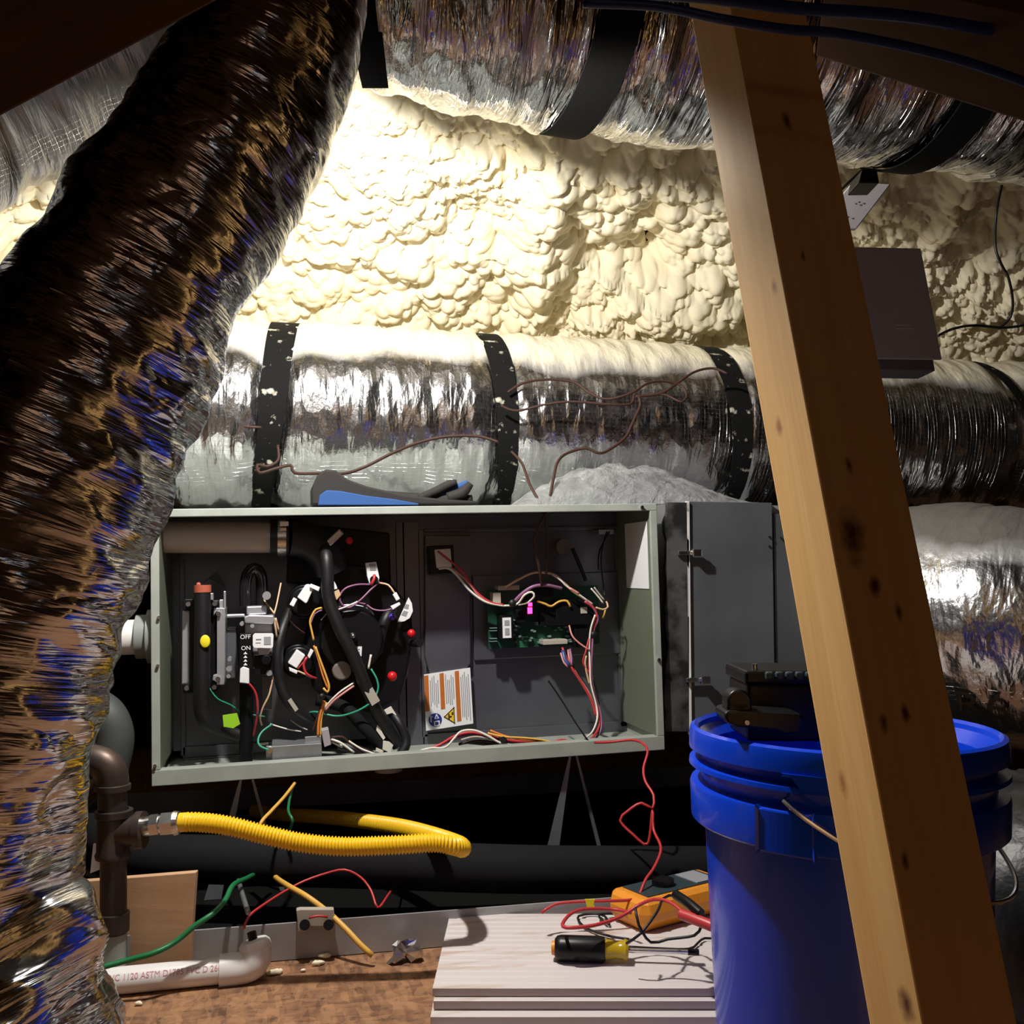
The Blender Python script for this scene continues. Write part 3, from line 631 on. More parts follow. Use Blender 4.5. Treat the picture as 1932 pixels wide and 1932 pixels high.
# loose wiring, burner side
def FW_(pts, r_, m_): c_ = FB(); c_.fw(pts, r_, 6); o_ = FP(c_, 'wire', M[m_], sharp=0); return o_
for pts, r_, m_ in [([(700, 1262, .045), (711, 1282, .04), (713, 1302, .038), (700, 1325, .036), (670, 1343, .04), (635, 1351, .05), (595, 1343, .06), (578, 1347, .08)], 1.9, 'teal'),
    ([(514, 1366, .06), (495, 1380, .05), (487, 1395, .04), (490, 1407, .03), (507, 1415, .022)], 2, 'teal'), ([(395, 1298, .06), (410, 1318, .06), (435, 1330, .07), (460, 1345, .08), (500, 1352, .09)], 1.5, 'teal'),
    ([(458, 1282, .04), (472, 1292, .04), (483, 1310, .045), (486, 1340, .05), (482, 1370, .06), (478, 1388, .07)], 2.2, 'red'), ([(463, 1282, .04), (478, 1300, .045), (486, 1320, .05), (487, 1350, .05)], 1.8, 'bluew'),
    ([(515, 1276, .06), (508, 1310, .055), (496, 1335, .055), (491, 1355, .06), (494, 1368, .07)], 1.8, 'tan'), ([(530, 1100, .08), (522, 1140, .06), (517, 1158, .05)], 1.6, 'tan'), ([(498, 1132, .09), (508, 1145, .07), (518, 1158, .05)], 1.6, 'tan'),
    ([(517, 1166, .05), (520, 1185, .05), (522, 1202, .055)], 1.9, 'tan'), ([(520, 1166, .05), (526, 1190, .055)], 1.9, 'tan'), ([(548, 1144, .055), (545, 1165, .06), (555, 1180, .07), (575, 1195, .075)], 1.5, 'brown'),
    ([(609, 1147, .05), (596, 1150, .05), (587, 1165, .05), (585, 1175, .05), (588, 1190, .05), (592, 1208, .05)], 2.1, 'ywire'), ([(608, 1151, .05), (594, 1158, .05), (586, 1178, .05)], 1.6, 'purplew'),
    ([(595, 1220, .05), (602, 1240, .05), (608, 1256, .05), (615, 1275, .05), (621, 1295, .05), (618, 1306, .05), (610, 1298, .05)], 2.2, 'ywire'), ([(592, 1218, .052), (600, 1243, .052), (609, 1275, .052), (618, 1298, .052)], 1.8, 'orangew'),
    ([(612, 1322, .05), (605, 1345, .05), (601, 1365, .05), (600, 1388, .05)], 2.6, 'orangew'), ([(608, 1325, .052), (600, 1350, .052), (590, 1380, .052)], 2, 'brown'), ([(616, 1325, .052), (607, 1352, .052), (605, 1388, .052)], 1.8, 'ywire'),
    ([(668, 1288, .05), (645, 1303, .045), (628, 1318, .045), (612, 1336, .05)], 2, 'cream'), ([(668, 1294, .05), (648, 1308, .045), (630, 1322, .045), (614, 1340, .05)], 2.2, 'pink'),
    ([(579, 1240, .05), (573, 1252, .05), (576, 1268, .05), (586, 1276, .05), (597, 1280, .06)], 2.4, 'red'), ([(562, 1266, .05), (575, 1272, .05), (590, 1279, .06)], 1.8, 'tan'), ([(580, 1240, .054), (562, 1262, .054)], 1.6, 'red'),
    ([(700, 1103, .07), (675, 1103, .06), (652, 1110, .055), (641, 1125, .055), (645, 1140, .055), (660, 1148, .06)], 1.9, 'purplew'), ([(716, 1098, .07), (700, 1112, .06), (680, 1132, .055), (660, 1146, .055), (640, 1145, .06)], 2, 'purplew'),
    ([(716, 1100, .07), (733, 1104, .06), (745, 1120, .055)], 1.9, 'tan'), ([(742, 1148, .055), (725, 1152, .055), (705, 1150, .06), (690, 1140, .07), (678, 1138, .08)], 1.7, 'purplew'), ([(706, 1085, .062), (706, 1092, .058), (700, 1104, .06)], 3, 'red'),
    ([(638, 1150, .055), (650, 1146, .055), (675, 1135, .055)], 1.7, 'cream'), ([(510, 1366, .08), (540, 1375, .075), (568, 1380, .075)], 1.4, 'cream'), ([(548, 1358, .08), (565, 1370, .075), (580, 1377, .07)], 1.4, 'beige'),
    ([(625, 1395, .04), (640, 1400, .035), (655, 1410, .035), (668, 1420, .035)], 2.4, 'cream'), ([(624, 1392, .04), (645, 1390, .04), (660, 1402, .04), (690, 1425, .035), (718, 1442, .02)], 2.2, 'brown'), ([(658, 1398, .04), (680, 1412, .035), (700, 1420, .03), (724, 1427, .03)], 2, 'cream'),
    ([(626, 1400, .045), (636, 1405, .04), (645, 1409, .04), (640, 1403, .05)], 2, 'cream'), ([(700, 1235, .04), (695, 1262, .04)], 2.2, 'cream')]:
    FW_(pts, r_, m_)
# control side
c = FB(); c.fpoly([(808, 1030), (856, 1028), (858, 1082), (812, 1085)], TD-.05, TD-.02); dsw = FP(c, 'door_switch', M['black'], smooth=False, bevel=.002)
c = FB(); c.fpoly([(820, 1037), (850, 1035), (853, 1070), (824, 1072)], TD-.058, TD-.05); FP(c, 'switch_face', M['cream'], dsw, smooth=False, bevel=.001)
c = FB(); c.fbox(895, 1078, 1166, 1246, TD-.008, TD); FP(c, 'control_mount', M['vest'], smooth=False, bevel=.002)
c = FB(); c.fbox(922, 1104, 1128, 1224, .145, .148); pcb = FP(c, 'control_board', M['pcb'], smooth=False)
c = FB(); c.fbox(997, 1137, 1004, 1144, .118, .120); c.fbox(996, 1146, 1004, 1158, .118, .120); FP(c, 'digit_display', M['led'], pcb, smooth=False)
c = FB(); c.fbox(992, 1133, 1008, 1163, .120, .145); c.fbox(975, 1150, 990, 1175, .12, .145); c.fbox(1050, 1130, 1120, 1180, .115, .145); c.fbox(1020, 1150, 1048, 1180, .125, .145); c.fbox(945, 1160, 968, 1206, .112, .145); c.fbox(1085, 1185, 1118, 1222, .12, .145); c.fbox(1005, 1108, 1045, 1130, .12, .145); FP(c, 'relay_block', M['black'], pcb, smooth=False, bevel=.001)
c = FB(); c.fbox(949, 1165, 964, 1204, .110, .112); FP(c, 'relay_label', M['white'], pcb, smooth=False)
c = FB(); c.fbox(952, 1170, 961, 1180, .1092, .1098); c.fbox(953, 1185, 961, 1198, .1092, .1098); FP(c, 'label_print', M['greylabel'], pcb, smooth=False)
for x0, y0, x1, y1 in ((1025, 1206, 1071, 1217), (1096, 1145, 1108, 1158), (931, 1118, 945, 1142), (940, 1104, 980, 1114)):
    c = FB(); c.fbox(x0, y0, x1, y1, .113, .145); FP(c, 'terminal_socket', M['beige'], pcb, smooth=False, bevel=.001)
c = FB()
for x, y in ((934, 1187), (934, 1207)): c.fbox(x-9, y-3, x+4, y-1, .13, .145); c.fbox(x-9, y+2, x+4, y+4, .13, .145)
rng = random.Random(5)
for _ in range(46):
    x, y = rng.uniform(970, 1078), rng.uniform(1168, 1212); w_ = rng.uniform(1, 3.2); c.fbox(x-w_, y-w_*.7, x+w_, y+w_*.7, .135, .145)
FP(c, 'chip_resistors', mat('teal_grey_chips', (.16, .24, .22), .4), pcb, smooth=False)['kind'] = 'stuff'
c = FB(); c.fbox(975, 1200, 996, 1222, .14, .145); FP(c, 'green_block', mat('light_pcb_green', (.02, .12, .06), .4), pcb, smooth=False)
c = FB(); c.fcyl(1065, 1032, 15, .16, TD, 20); FP(c, 'grommet', mat('dim_tan_rubber', (.13, .11, .09), .6))
c = FB(); c.fbox(1130, 999, 1158, 1008, .15, TD); FP(c, 'flame_sensor_mount', M['galv'], smooth=False)
for pts, r_, m_ in [([(828, 1073, .12), (845, 1072, .11), (862, 1085, .1), (885, 1113, .1), (915, 1135, .1), (950, 1143, .1)], 2.6, 'cream'), ([(826, 1040, .12), (855, 1063, .11), (875, 1082, .1), (897, 1115, .1), (925, 1136, .1), (950, 1141, .1)], 2.4, 'red'),
    ([(868, 1100, .12), (890, 1120, .11), (915, 1135, .11), (945, 1143, .11)], 1.8, 'bluew'), ([(850, 1070, .11), (880, 1095, .1), (905, 1125, .1), (935, 1140, .1)], 1.8, 'pink'),
    ([(950, 1143, .1), (975, 1140, .1), (990, 1122, .09), (1003, 1117, .09), (1008, 1125, .09), (995, 1137, .1), (978, 1141, .1)], 2.2, 'cream'), ([(970, 1135, .1), (985, 1120, .095), (1005, 1107, .09), (1030, 1104, .09), (1060, 1110, .1)], 3.4, 'purplew'),
    ([(972, 1132, .1), (988, 1118, .1), (1000, 1112, .1)], 2.8, 'pink'), ([(953, 1108, .11), (975, 1095, .1), (1002, 1082, .1), (1020, 1080, .1), (1045, 1084, .1), (1065, 1100, .1), (1080, 1115, .1), (1100, 1128, .1), (1118, 1140, .1)], 2.4, 'tan'),
    ([(957, 1105, .11), (985, 1090, .105), (1010, 1080, .1)], 2, 'brown'), ([(1042, 1084, .1), (1058, 1095, .09), (1070, 1107, .09), (1090, 1120, .09), (1108, 1133, .09)], 1.8, 'cream'),
    ([(1075, 1110, .09), (1092, 1120, .09)], 2.8, 'pink'), ([(1103, 1135, .09), (1118, 1145, .09), (1126, 1160, .09), (1122, 1180, .09), (1116, 1200, .09), (1114, 1225, .09), (1112, 1260, .08), (1118, 1300, .08), (1128, 1340, .07), (1130, 1370, .06), (1115, 1395, .04), (1095, 1402, .03)], 2.6, 'red'),
    ([(1105, 1133, .09), (1120, 1148, .09), (1128, 1168, .09), (1120, 1190, .09), (1117, 1230, .085), (1116, 1270, .08), (1122, 1310, .08), (1133, 1345, .07), (1134, 1375, .06), (1122, 1395, .05), (1105, 1406, .03)], 2.4, 'purplew'),
    ([(1123, 1160, .085), (1115, 1185, .085), (1112, 1215, .085), (1113, 1250, .08), (1115, 1290, .075), (1125, 1330, .07), (1127, 1355, .06), (1118, 1380, .05), (1105, 1392, .04)], 2, 'cream'),
    ([(1074, 1180, .1), (1080, 1200, .09), (1095, 1215, .085), (1112, 1226, .08)], 1.8, 'pink'), ([(1061, 1222, .10), (1068, 1240, .09), (1080, 1262, .08), (1098, 1290, .075), (1115, 1320, .07), (1124, 1350, .065)], 2.6, 'red'),
    ([(1072, 1226, .1), (1075, 1246, .09), (1090, 1275, .085), (1110, 1305, .08), (1122, 1335, .07), (1128, 1362, .06)], 2, 'pink'), ([(1062, 1228, .095), (1066, 1245, .085), (1074, 1256, .08)], 4.5, 'bluew'), ([(1075, 1225, .095), (1078, 1242, .085), (1078, 1256, .08)], 3, 'purplew'), ([(1058, 1232, .093), (1064, 1250, .083), (1072, 1258, .08)], 2, 'pink'),
    ([(1118, 1280, .08), (1126, 1310, .08), (1131, 1350, .07), (1132, 1380, .06)], 2.8, 'rubber'), ([(1106, 1237, .08), (1104, 1250, .08), (1107, 1270, .08), (1112, 1290, .08)], 2, 'tan'), ([(1111, 1205, .085), (1105, 1230, .08), (1100, 1250, .08), (1112, 1270, .08)], 1.8, 'red'),
    ([(1145, 1003, .15), (1137, 1030, .14), (1134, 1060, .13), (1138, 1100, .12), (1141, 1125, .11)], 1.6, 'rubber'), ([(1150, 1003, .15), (1131, 1040, .14), (1129, 1075, .13)], 1.6, 'rubber'), ([(1115, 1110, .1), (1128, 1125, .1), (1138, 1138, .1)], 1.8, 'cream'), ([(1121, 1108, .1), (1133, 1124, .1), (1140, 1132, .1)], 1.8, 'beige'),
    ([(1124, 1146, .09), (1138, 1150, .09), (1147, 1145, .09), (1144, 1135, .1)], 2, 'tan'), ([(1142, 1150, .09), (1140, 1160, .09), (1137, 1166, .1)], 1.8, 'ywire'), ([(1014, 1134, .11), (1030, 1140, .11), (1040, 1144, .11), (1055, 1135, .11), (1070, 1134, .11), (1076, 1145, .11)], 2.4, 'ywire'), ([(1080, 1035, .15), (1095, 1070, .14), (1105, 1095, .13)], 4, 'rubber'),
    ([(782, 1420, .03), (810, 1412, .03), (840, 1410, .03), (855, 1395, .03), (870, 1380, .04), (895, 1378, .04), (920, 1388, .035), (945, 1402, .03), (980, 1410, .025), (1040, 1415, .02)], 2.2, 'cream'),
    ([(800, 1418, .04), (830, 1405, .04), (860, 1388, .05), (890, 1382, .05), (930, 1390, .045), (970, 1398, .04), (1020, 1400, .035), (1080, 1405, .03), (1110, 1398, .04)], 3, 'red'),
    ([(815, 1415, .05), (850, 1397, .05), (885, 1386, .055), (930, 1395, .05), (980, 1402, .045), (1040, 1406, .04), (1090, 1404, .04), (1120, 1392, .05)], 3, 'purplew'), ([(920, 1383, .035), (950, 1390, .03), (985, 1392, .028), (1015, 1395, .026), (1045, 1401, .025)], 2.2, 'ywire'),
    ([(925, 1378, .037), (945, 1386, .033), (970, 1393, .03), (1010, 1398, .028), (1040, 1403, .028)], 2.2, 'orangew'), ([(870, 1396, .04), (900, 1390, .04), (945, 1400, .035), (990, 1414, .02), (1030, 1417, .018)], 2, 'beige'), ([(880, 1400, .05), (930, 1405, .045), (960, 1410, .04)], 4, 'rubber'), ([(865, 1404, .05), (905, 1398, .045), (950, 1404, .04)], 3, 'brown'),
    ([(776, 1426, .03), (782, 1422, .03), (800, 1421, .03), (830, 1424, .02), (850, 1420, .02), (856, 1424, .02)], 1.8, 'orangew'), ([(1035, 1414, .02), (1042, 1402, .02), (1055, 1396, .02), (1072, 1398, .02), (1088, 1414, .015)], 1.8, 'red')]:
    FW_(pts, r_, m_)
c = FB()
for x, y, r_ in ((967, 1138, 8), (950, 1396, 7), (1120, 1197, 7), (1079, 1258, 6), (607, 1314, 6)): c.fsph(x, y, r_, .085 if x > 960 and x != 950 else .04, sy=.7)
c.fcyl(950, 1396, 6, .025, .06, 10); FP(c, 'tape_wrap', M['rubber'])
c = FB(); c.fw([(1035, 1285, .10), (1060, 1322, .06), (1090, 1370, .02), (1113, 1402, .0)], 1.8, 6); FP(c, 'cable_tie', M['black'])
c = FB(); c.fpoly([(1085, 1410), (1112, 1398), (1128, 1396), (1125, 1404), (1098, 1414)], .004, .01); c.fbox(1140, 1399, 1168, 1406, .03, .04); FP(c, 'paper_tag', M['white'], smooth=False)
# warning label on the raised plate
c = FB(); LQ = [fl(800, 1273, TD-.024), fl(887, 1260, TD-.024), fl(893, 1365, TD-.024), fl(804, 1379, TD-.024)]
def lq(u, v, o=0): p = LQ[0].lerp(LQ[1], u).lerp(LQ[3].lerp(LQ[2], u), v); return p+V3((0, -o, 0))
def quad(mb_, u0, v0, u1, v1, o, d=.0004): mb_.prism([lq(u0, v0, o), lq(u0, v1, o), lq(u1, v1, o), lq(u1, v0, o)], (0, d, 0))
c.m = 0; c.prism([lq(0, 0), lq(0, 1), lq(1, 1), lq(1, 0)], (0, .004, 0))
c.m = 1
for u0, v1 in ((0, .66), (.33, .66), (.66, .92)): quad(c, u0, .02, u0+.09, v1, .0006)
c.m = 2
rng = random.Random(9)
for u0, u1, v1 in ((.11, .31, .62), (.44, .64, .62), (.77, .97, .95)):
    n_ = 5
    for i in range(n_):
        a = u0+(u1-u0)*i/n_; quad(c, a+.008, .04+rng.random()*.16, a+(u1-u0)/n_*.62, v1-rng.random()*.12, .0006)
c.m = 3
ct = lq(.2, .83, .0007); rr_ = .0125; c.prism([ct+V3((math.cos(a)*rr_, 0, math.sin(a)*rr_)) for a in [i*math.pi/12 for i in range(24)][::-1]], (0, .0003, 0))
c.m = 4
T3 = [lq(.38, .80, .0007), lq(.61, .95, .0007), lq(.61, .65, .0007)]; c.prism(T3, (0, .0003, 0))
c.m = 5
for i in range(3):
    a, b = T3[i], T3[(i+1) % 3]; e = (b-a).normalized(); m_ = (T3[0]+T3[1]+T3[2])/3; nn_ = (m_-(a+b)/2).normalized()*.0015; c.prism([a+V3((0, -.0004, 0)), b+V3((0, -.0004, 0)), b+nn_+V3((0, -.0004, 0)), a+nn_+V3((0, -.0004, 0))], (0, .0003, 0))
quad(c, .475, .76, .505, .86, .0011, .0002); quad(c, .505, .80, .55, .83, .0011, .0002); quad(c, .55, .74, .585, .79, .0011, .0002)
c.m = 0
quad(c, .10, .74, .12, .86, .0012, .0002); quad(c, .09, .76, .15, .775, .0012, .0002); quad(c, .17, .85, .29, .94, .0012, .0002); c.m = 3; quad(c, .195, .868, .265, .922, .0015, .0002); c.m = 0
a, b, d = lq(.18, .81, .0012), lq(.28, .81, .0012), lq(.23, .72, .0012); c.prism([a, b, d], (0, .0002, 0)); c.m = 3; a, b, d = lq(.205, .80, .0015), lq(.255, .80, .0015), lq(.23, .755, .0015); c.prism([a, b, d], (0, .0002, 0))
FP(c, 'warning_label', [M['white'], M['amber'], M['greylabel'], M['navylabel'], M['signyel'], M['ink']], smooth=False)['label'] = 'white label with three orange stripes, a blue disc and a yellow warning triangle'
# inner right wall label
c = FB(); z1 = fl(1213, 1110, .06).z; z2 = fl(1226, 985, .06).z; c.box((W_-.0135, .012, z1), (W_-.0125, .13, z2)); FP(c, 'rating_label', M['white'], smooth=False)
# drain stub and hangers beneath
c = FB(); a = fl(733, 1455, .12); c.cyl((a.x, .12, -.028), (a.x, .12, 0), .0245, n=28); FP(c, 'drain_stub', M['pvc'])
c = FB(); a = fl(262, 1205, .05); c.cyl((-.14, .05, a.z+.003), (.004, .05, a.z+.003), .0285, n=32); ep = FP(c, 'exhaust_pipe', M['pvc'])
c = FB(); c.cyl((-.03, .05, a.z+.003), (-.003, .05, a.z+.003), .036, n=32); c.cyl((-.012, .05, a.z+.003), (-.001, .05, a.z+.003), .044, n=32); FP(c, 'exhaust_collar', M['pvcgrey'], ep)
# steel stands under the furnace
def stand(px, lbl):
    t_ = thing('furnace_stand', atZ(px, 1600, 0.0) if False else V3((at(px, 1590, 1.62).x, 1.72, .002)), lbl, 'stand', 'stands under the furnace')
    x_ = t_.location.x; zt = FM @ V3((x_-BL.x, 0, 0)); zt = zt.z-.004
    mb_ = MB(); mb_.prism([(x_-.045, 1.70, .004), (x_-.018, 1.70, .004), (x_+.012, 1.70, zt), (x_+.008, 1.70, zt)], (0, .002, 0)); mb_.build('leg', M['galv'], t_)
    mb_ = MB(); mb_.prism([(x_+.075, 1.72, .004), (x_+.083, 1.72, .004), (x_+.028, 1.72, zt), (x_+.024, 1.72, zt)], (0, .002, 0)); mb_.build('leg', M['galv'], t_)
    MB().box((x_-.02, 1.69, zt), (x_+.06, 1.76, zt+.003)).build('top_plate', M['galv'], t_)
stand(1115, 'thin galvanised stand under the furnace nearer the coil cabinet'); stand(440, 'thin galvanised stand under the furnace nearer the gas pipe')

# ================================================================== coil cabinet
CX0, CX1 = atV(1262, 1100, FV+.02).x, atV(1500, 1100, FV+.02).x+.06
zt, zb = atV(1290, 946, FV+.02).z, atV(1290, 1385, FV+.02).z
cc = thing('coil_cabinet', (CX0, FV+.02, zb), 'plain grey steel coil cabinet joined to the furnace end behind the bucket', 'cabinet')
xs = atV(1296, 1100, FV+.02).x; xe = atV(1458, 1100, FV+.02).x
MB().box((CX0+.004, FV+.03, zb+.02), (CX1, FV+.5, zt-.004)).build('case', M['galvpan'], cc)
MB().box((xs, FV+.018, zb), (xe, FV+.03, zt)).build('front_panel', mat('grey_sheet', (.16, .17, .185), .42, .4, var=(8, (.12, .13, .14), .35, .65)), cc, bevel=.001)
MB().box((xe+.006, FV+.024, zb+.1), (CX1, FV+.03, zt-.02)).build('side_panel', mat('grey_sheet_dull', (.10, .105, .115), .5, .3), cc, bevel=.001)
MB().box((xs-.002, FV+.012, zb), (xs+.003, FV+.02, zt)).build('seam_edge', M['pvc'], cc)
mb = MB(); pts = []
yy = [948+i*18 for i in range(25)]; rng = random.Random(2)
edgeL = [atV(1256+rng.uniform(-3, 4), y, FV+.012) for y in yy]; edgeR = [atV(1300, y, FV+.012) for y in yy]
mb.prism(edgeL+edgeR[::-1], (0, .012, 0)); mb.build('foil_tape', mat('smeared_grey_tape', (.10, .10, .10), .5, .3, var=(22, (.02, .02, .02), .45, .6)), cc)
for px, py in ((1300, 1043), (1316, 1283)):
    a = atV(px-22, py, FV+.006); b = atV(px+20, py, FV+.006)
    mb = MB(); mb.box((a.x, FV+.002, a.z-.004), (b.x, FV+.01, a.z+.004)); mb.box((b.x-.018, FV-.006, a.z-.007), (b.x, FV+.004, a.z+.007)); mb.build('latch', M['steel'], cc, bevel=.0015)
mb = MB()
for px, py in ((1452, 1013), (1452, 1031), (1474, 1015)): mb.cyl(atV(px, py, FV+.015), atV(px, py, FV+.022), .0022, n=8)
mb.build('screw_holes', M['black'], cc)

# ================================================================== drain pan
def pan_side(a, b, hgt, mb_): mb_.hexa([a, b, b+V3((0, .003, 0)), a+V3((0, .003, 0)), a+V3((0, 0, hgt)), b+V3((0, 0, hgt)), b+V3((0, .003, hgt)), a+V3((0, .003, hgt))])
PV = 1.425
a = V3((atV(330, 1800, PV).x, PV, .001)); b = V3((1.5, PV, .001))
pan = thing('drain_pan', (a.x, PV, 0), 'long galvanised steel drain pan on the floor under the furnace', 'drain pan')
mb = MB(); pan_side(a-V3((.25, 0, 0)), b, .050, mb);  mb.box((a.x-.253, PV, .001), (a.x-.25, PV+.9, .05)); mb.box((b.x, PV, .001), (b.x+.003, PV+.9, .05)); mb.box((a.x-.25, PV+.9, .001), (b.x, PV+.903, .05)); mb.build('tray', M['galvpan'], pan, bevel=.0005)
MB().box((a.x-.25, PV+.003, .001), (b.x, PV+.9, .003)).build('tray_floor', mat('pan_floor_shade', (.006, .006, .006), .9, spec=.1), pan)  # pan floor coloured near-black to stand in for the shade under the furnace
# float switch clipped to the pan wall
fs_ = thing('float_switch', atV(596, 1770, PV-.01), 'beige float switch with two black screws clipped on the drain pan wall', 'float switch')
mb = MB(); mb.prism([atV(x, y, PV-.012) for x, y in ((559, 1718), (566, 1716), (630, 1716), (633, 1745), (627, 1757), (617, 1757), (611, 1748), (583, 1748), (576, 1758), (563, 1758))], (0, .012, 0)); mb.build('bracket', M['beige'], fs_, bevel=.001)
for x in (575, 620):
    MB().cyl(atV(x, 1745, PV-.020), atV(x, 1745, PV-.012), .0072, n=14).build('knob', M['black'], fs_, True)
wire([atV(583, 1732, PV-.015), atV(600, 1728, PV-.017), atV(618, 1730, PV-.015)], .0016, M['red'], 'wire_loop', fs_)

# ================================================================== floor level things
# plywood offcut
MBp = MB(); dY = 1.345; P0, P1 = at(95, 1668, dY), at(369, 1646, dY); Q1 = at(357, 1812, dY); Q0 = at(95, 1838, dY)
MBp.prism([V3((Q0.x, Q0.y, .001)), V3((Q1.x, Q1.y, .001)), P1, P0], Fg*.012)
tag(MBp.build('plywood_offcut', M['ply'], None, bevel=.001), 'bare plywood offcut standing on edge behind the black gas pipe', 'board')
# gas pipe
gp = thing('gas_pipe', at(213, 1830, 1.30), 'black iron gas pipe with elbow and tee rising beside the foil duct', 'pipe')
gp.location.z = 0; BASE[gp.name] = gp.matrix_world.inverted() if False else Matrix.Translation(-V3(gp.location))
D = 1.30
def g(px, py, d=D): return at(px, py, d)
mb = MB(); b0 = g(214, 1760); mb.cyl(V3((b0.x, b0.y, .0)), b0, .0168, n=24); mb.build('grey_riser', M['pvcgrey'], gp, True)
mb = MB(); mb.cyl(g(214, 1760), g(214, 1600), .0165, n=28); mb.cyl(g(213, 1560), g(212, 1490), .018, n=28); mb.build('pipe_run', M['iron'], gp, True)
mb = MB(); mb.lathe([(.0165, 0), (.0195, .001), (.0195, .024), (.0165, .025)], g(214, 1758), n=28); mb.build('coupling', M['iron'], gp, True)
mb = MB(); hx = [(.0165, 0), (.0215, .001), (.0225, .006), (.0205, .010), (.021, .045), (.0205, .052), (.0235, .054), (.0235, .062), (.018, .063)]
mb.lathe(hx, g(213, 1620), n=32); a_ = g(213, 1570); b_ = g(262, 1566); mb.tube([a_, b_], [.019, .020], 28); mb.tube([g(258, 1566), g(272, 1565)], .0235, 28); mb.build('tee', M['iron'], gp, True)
mb = MB(); mb.lathe([(.018, 0), (.0225, .001), (.0225, .008), (.020, .009)], g(212, 1492), n=28)
mb.tube(spl([tuple(g(212, 1490)), tuple(g(211, 1462)), tuple(g(200, 1444)), tuple(g(180, 1436)), tuple(g(150, 1434)), tuple(g(100, 1432))]), .0205, 24); mb.lathe([(.02, 0), (.0232, .001), (.0232, .007), (.02, .008)], g(176, 1436), axis=-Rt, n=28); mb.build('elbow', M['iron'], gp, True)
# yellow connector
ys = thing('gas_flex_hose', at(340, 1553, D), 'yellow corrugated gas hose looping from the black pipe to under the furnace', 'hose')
hp = [(322, 1553, 1.30), (370, 1551, 1.30), (430, 1558, 1.30), (500, 1575, 1.305), (570, 1590, 1.31), (650, 1597, 1.315), (750, 1594, 1.32), (820, 1590, 1.33), (858, 1596, 1.34), (872, 1600, 1.37), (862, 1592, 1.42), (820, 1577, 1.50), (760, 1561, 1.60), (690, 1550, 1.70), (620, 1542, 1.80), (540, 1537, 1.90), (480, 1530, 2.0)]
qh = spl([tuple(at(*p)) for p in hp], .0008); S = 0; rr = []
for i, p in enumerate(qh):
    if i: S += math.dist(p, qh[i-1])
    rr.append(.0116+.0013*math.cos(S*2*math.pi/.0044) if S > .02 else .0122)
mb = MB(); mb.tube(qh, rr, 14); mb.build('yellow_hose', M['yellow'], ys, True, sharp=0)
mb = MB(); ax = (at(335, 1553, D)-at(272, 1560, D)).normalized()
mb.cyl(at(272, 1560, D), at(290, 1557, D), .0125, n=24); mb.tube([at(286, 1557, D), at(302, 1555, D)], .0148, 6); mb.cyl(at(300, 1556, D), at(310, 1555, D), .012, n=24); mb.tube([at(307, 1555, D), at(332, 1553, D)], .0158, 6); mb.lathe([(.0158, 0), (.014, .006), (.0125, .007)], at(330, 1553, D), axis=ax, n=24); mb.build('flare_fitting', M['steel'], ys)
# black insulated line
bl = [(170, 1560, 1.62), (260, 1612, 1.56), (420, 1622, 1.54), (700, 1630, 1.53), (1000, 1640, 1.56), (1340, 1640, 1.64), (1600, 1640, 1.72)]
tag(MB().tube(spl([tuple(at(*p)) for p in bl], .02), .036, 28).build('insulated_line', M['foamblack'], None, True, sharp=0), 'thick black foam-insulated line running under the whole furnace', 'pipe')
# pvc drain pipe with elbow
pv = thing('drain_pipe', atZ(430, 1850, 0), 'white drain pipe with pink print and elbow lying on the floor', 'pipe')
def onf(px, py, r): return atZ(px, py, r)
r_ = .0165; A_, B_ = onf(60, 1866, r_), onf(420, 1831, r_)
MB().cyl(A_, B_, r_, n=28).build('pipe_run', M['pvc'], pv, True)
ax = (B_-A_).normalized(); tip = at(466, 1780, 1.285)
mb = MB(); e0 = B_-ax*.004; mb.cyl(e0, B_+ax*.022, .0205, n=28); bend = spl([tuple(B_+ax*.02), tuple(B_+ax*.034+V3((0, 0, .003))), tuple(B_+ax*.041+V3((0, 0, .010))), tuple(B_+ax*.040+V3((0, 0, .021))+Fg*.006)], .004)
mb.tube(bend, .0205, 24); top_ = V3(bend[-1]); mb.lathe([(.0205, 0), (.0212, .002), (.0205, .008), (.017, .012), (.0, .014)], top_, V3((-.25, .12, 1)), 24); mb.build('elbow', M['pvc'], pv, True)
mb = MB(); rng = random.Random(4); side = ax.cross(V3((0, 0, 1))).normalized()
vs, fs = text_mesh('PVC 1120 ASTM D1785 PVC D 2665', .0105); 
base_ = A_.lerp(B_, .70); 
if side.dot(Fg) > 0: side = -side
mb.add([base_+ax*(v.x*.9)+(side*math.cos(R(32)+v.y/r_)+V3((0, 0, 1))*math.sin(R(32)+v.y/r_))*(r_+.0004) for v in vs], fs); mb.build('printed_text', M['pinkink'], pv)
mb = MB(); mb.tube([top_+V3((-.003, .001, .010)), top_+V3((-.006, .002, .022))], .006, 10); mb.build('grommet', M['black'], pv)
# small grey rod and red wire into the elbow
tag(wire([tuple(at(436, 1610, 1.62)), tuple(at(447, 1650, 1.55)), tuple(at(455, 1680, 1.42)), tuple(at(468, 1722, 1.31))], .0035, M['galv'], 'steel_rod'), 'thin grey tube slanting down to the white drain elbow', 'tube')
tag(wire([tuple(at(*p)) for p in ((752, 1625, 1.64), (748, 1660, 1.58), (728, 1695, 1.46), (712, 1712, 1.43), (700, 1680, 1.45), (680, 1655, 1.46), (650, 1641, 1.46), (615, 1648, 1.46), (575, 1662, 1.45), (540, 1680, 1.43), (500, 1705, 1.38), (470, 1728, 1.33), (460, 1752, 1.31))], .0018, M['red'], 'sensor_cable'), 'dull red wire draped from the insulated line to the white drain elbow', 'cable')
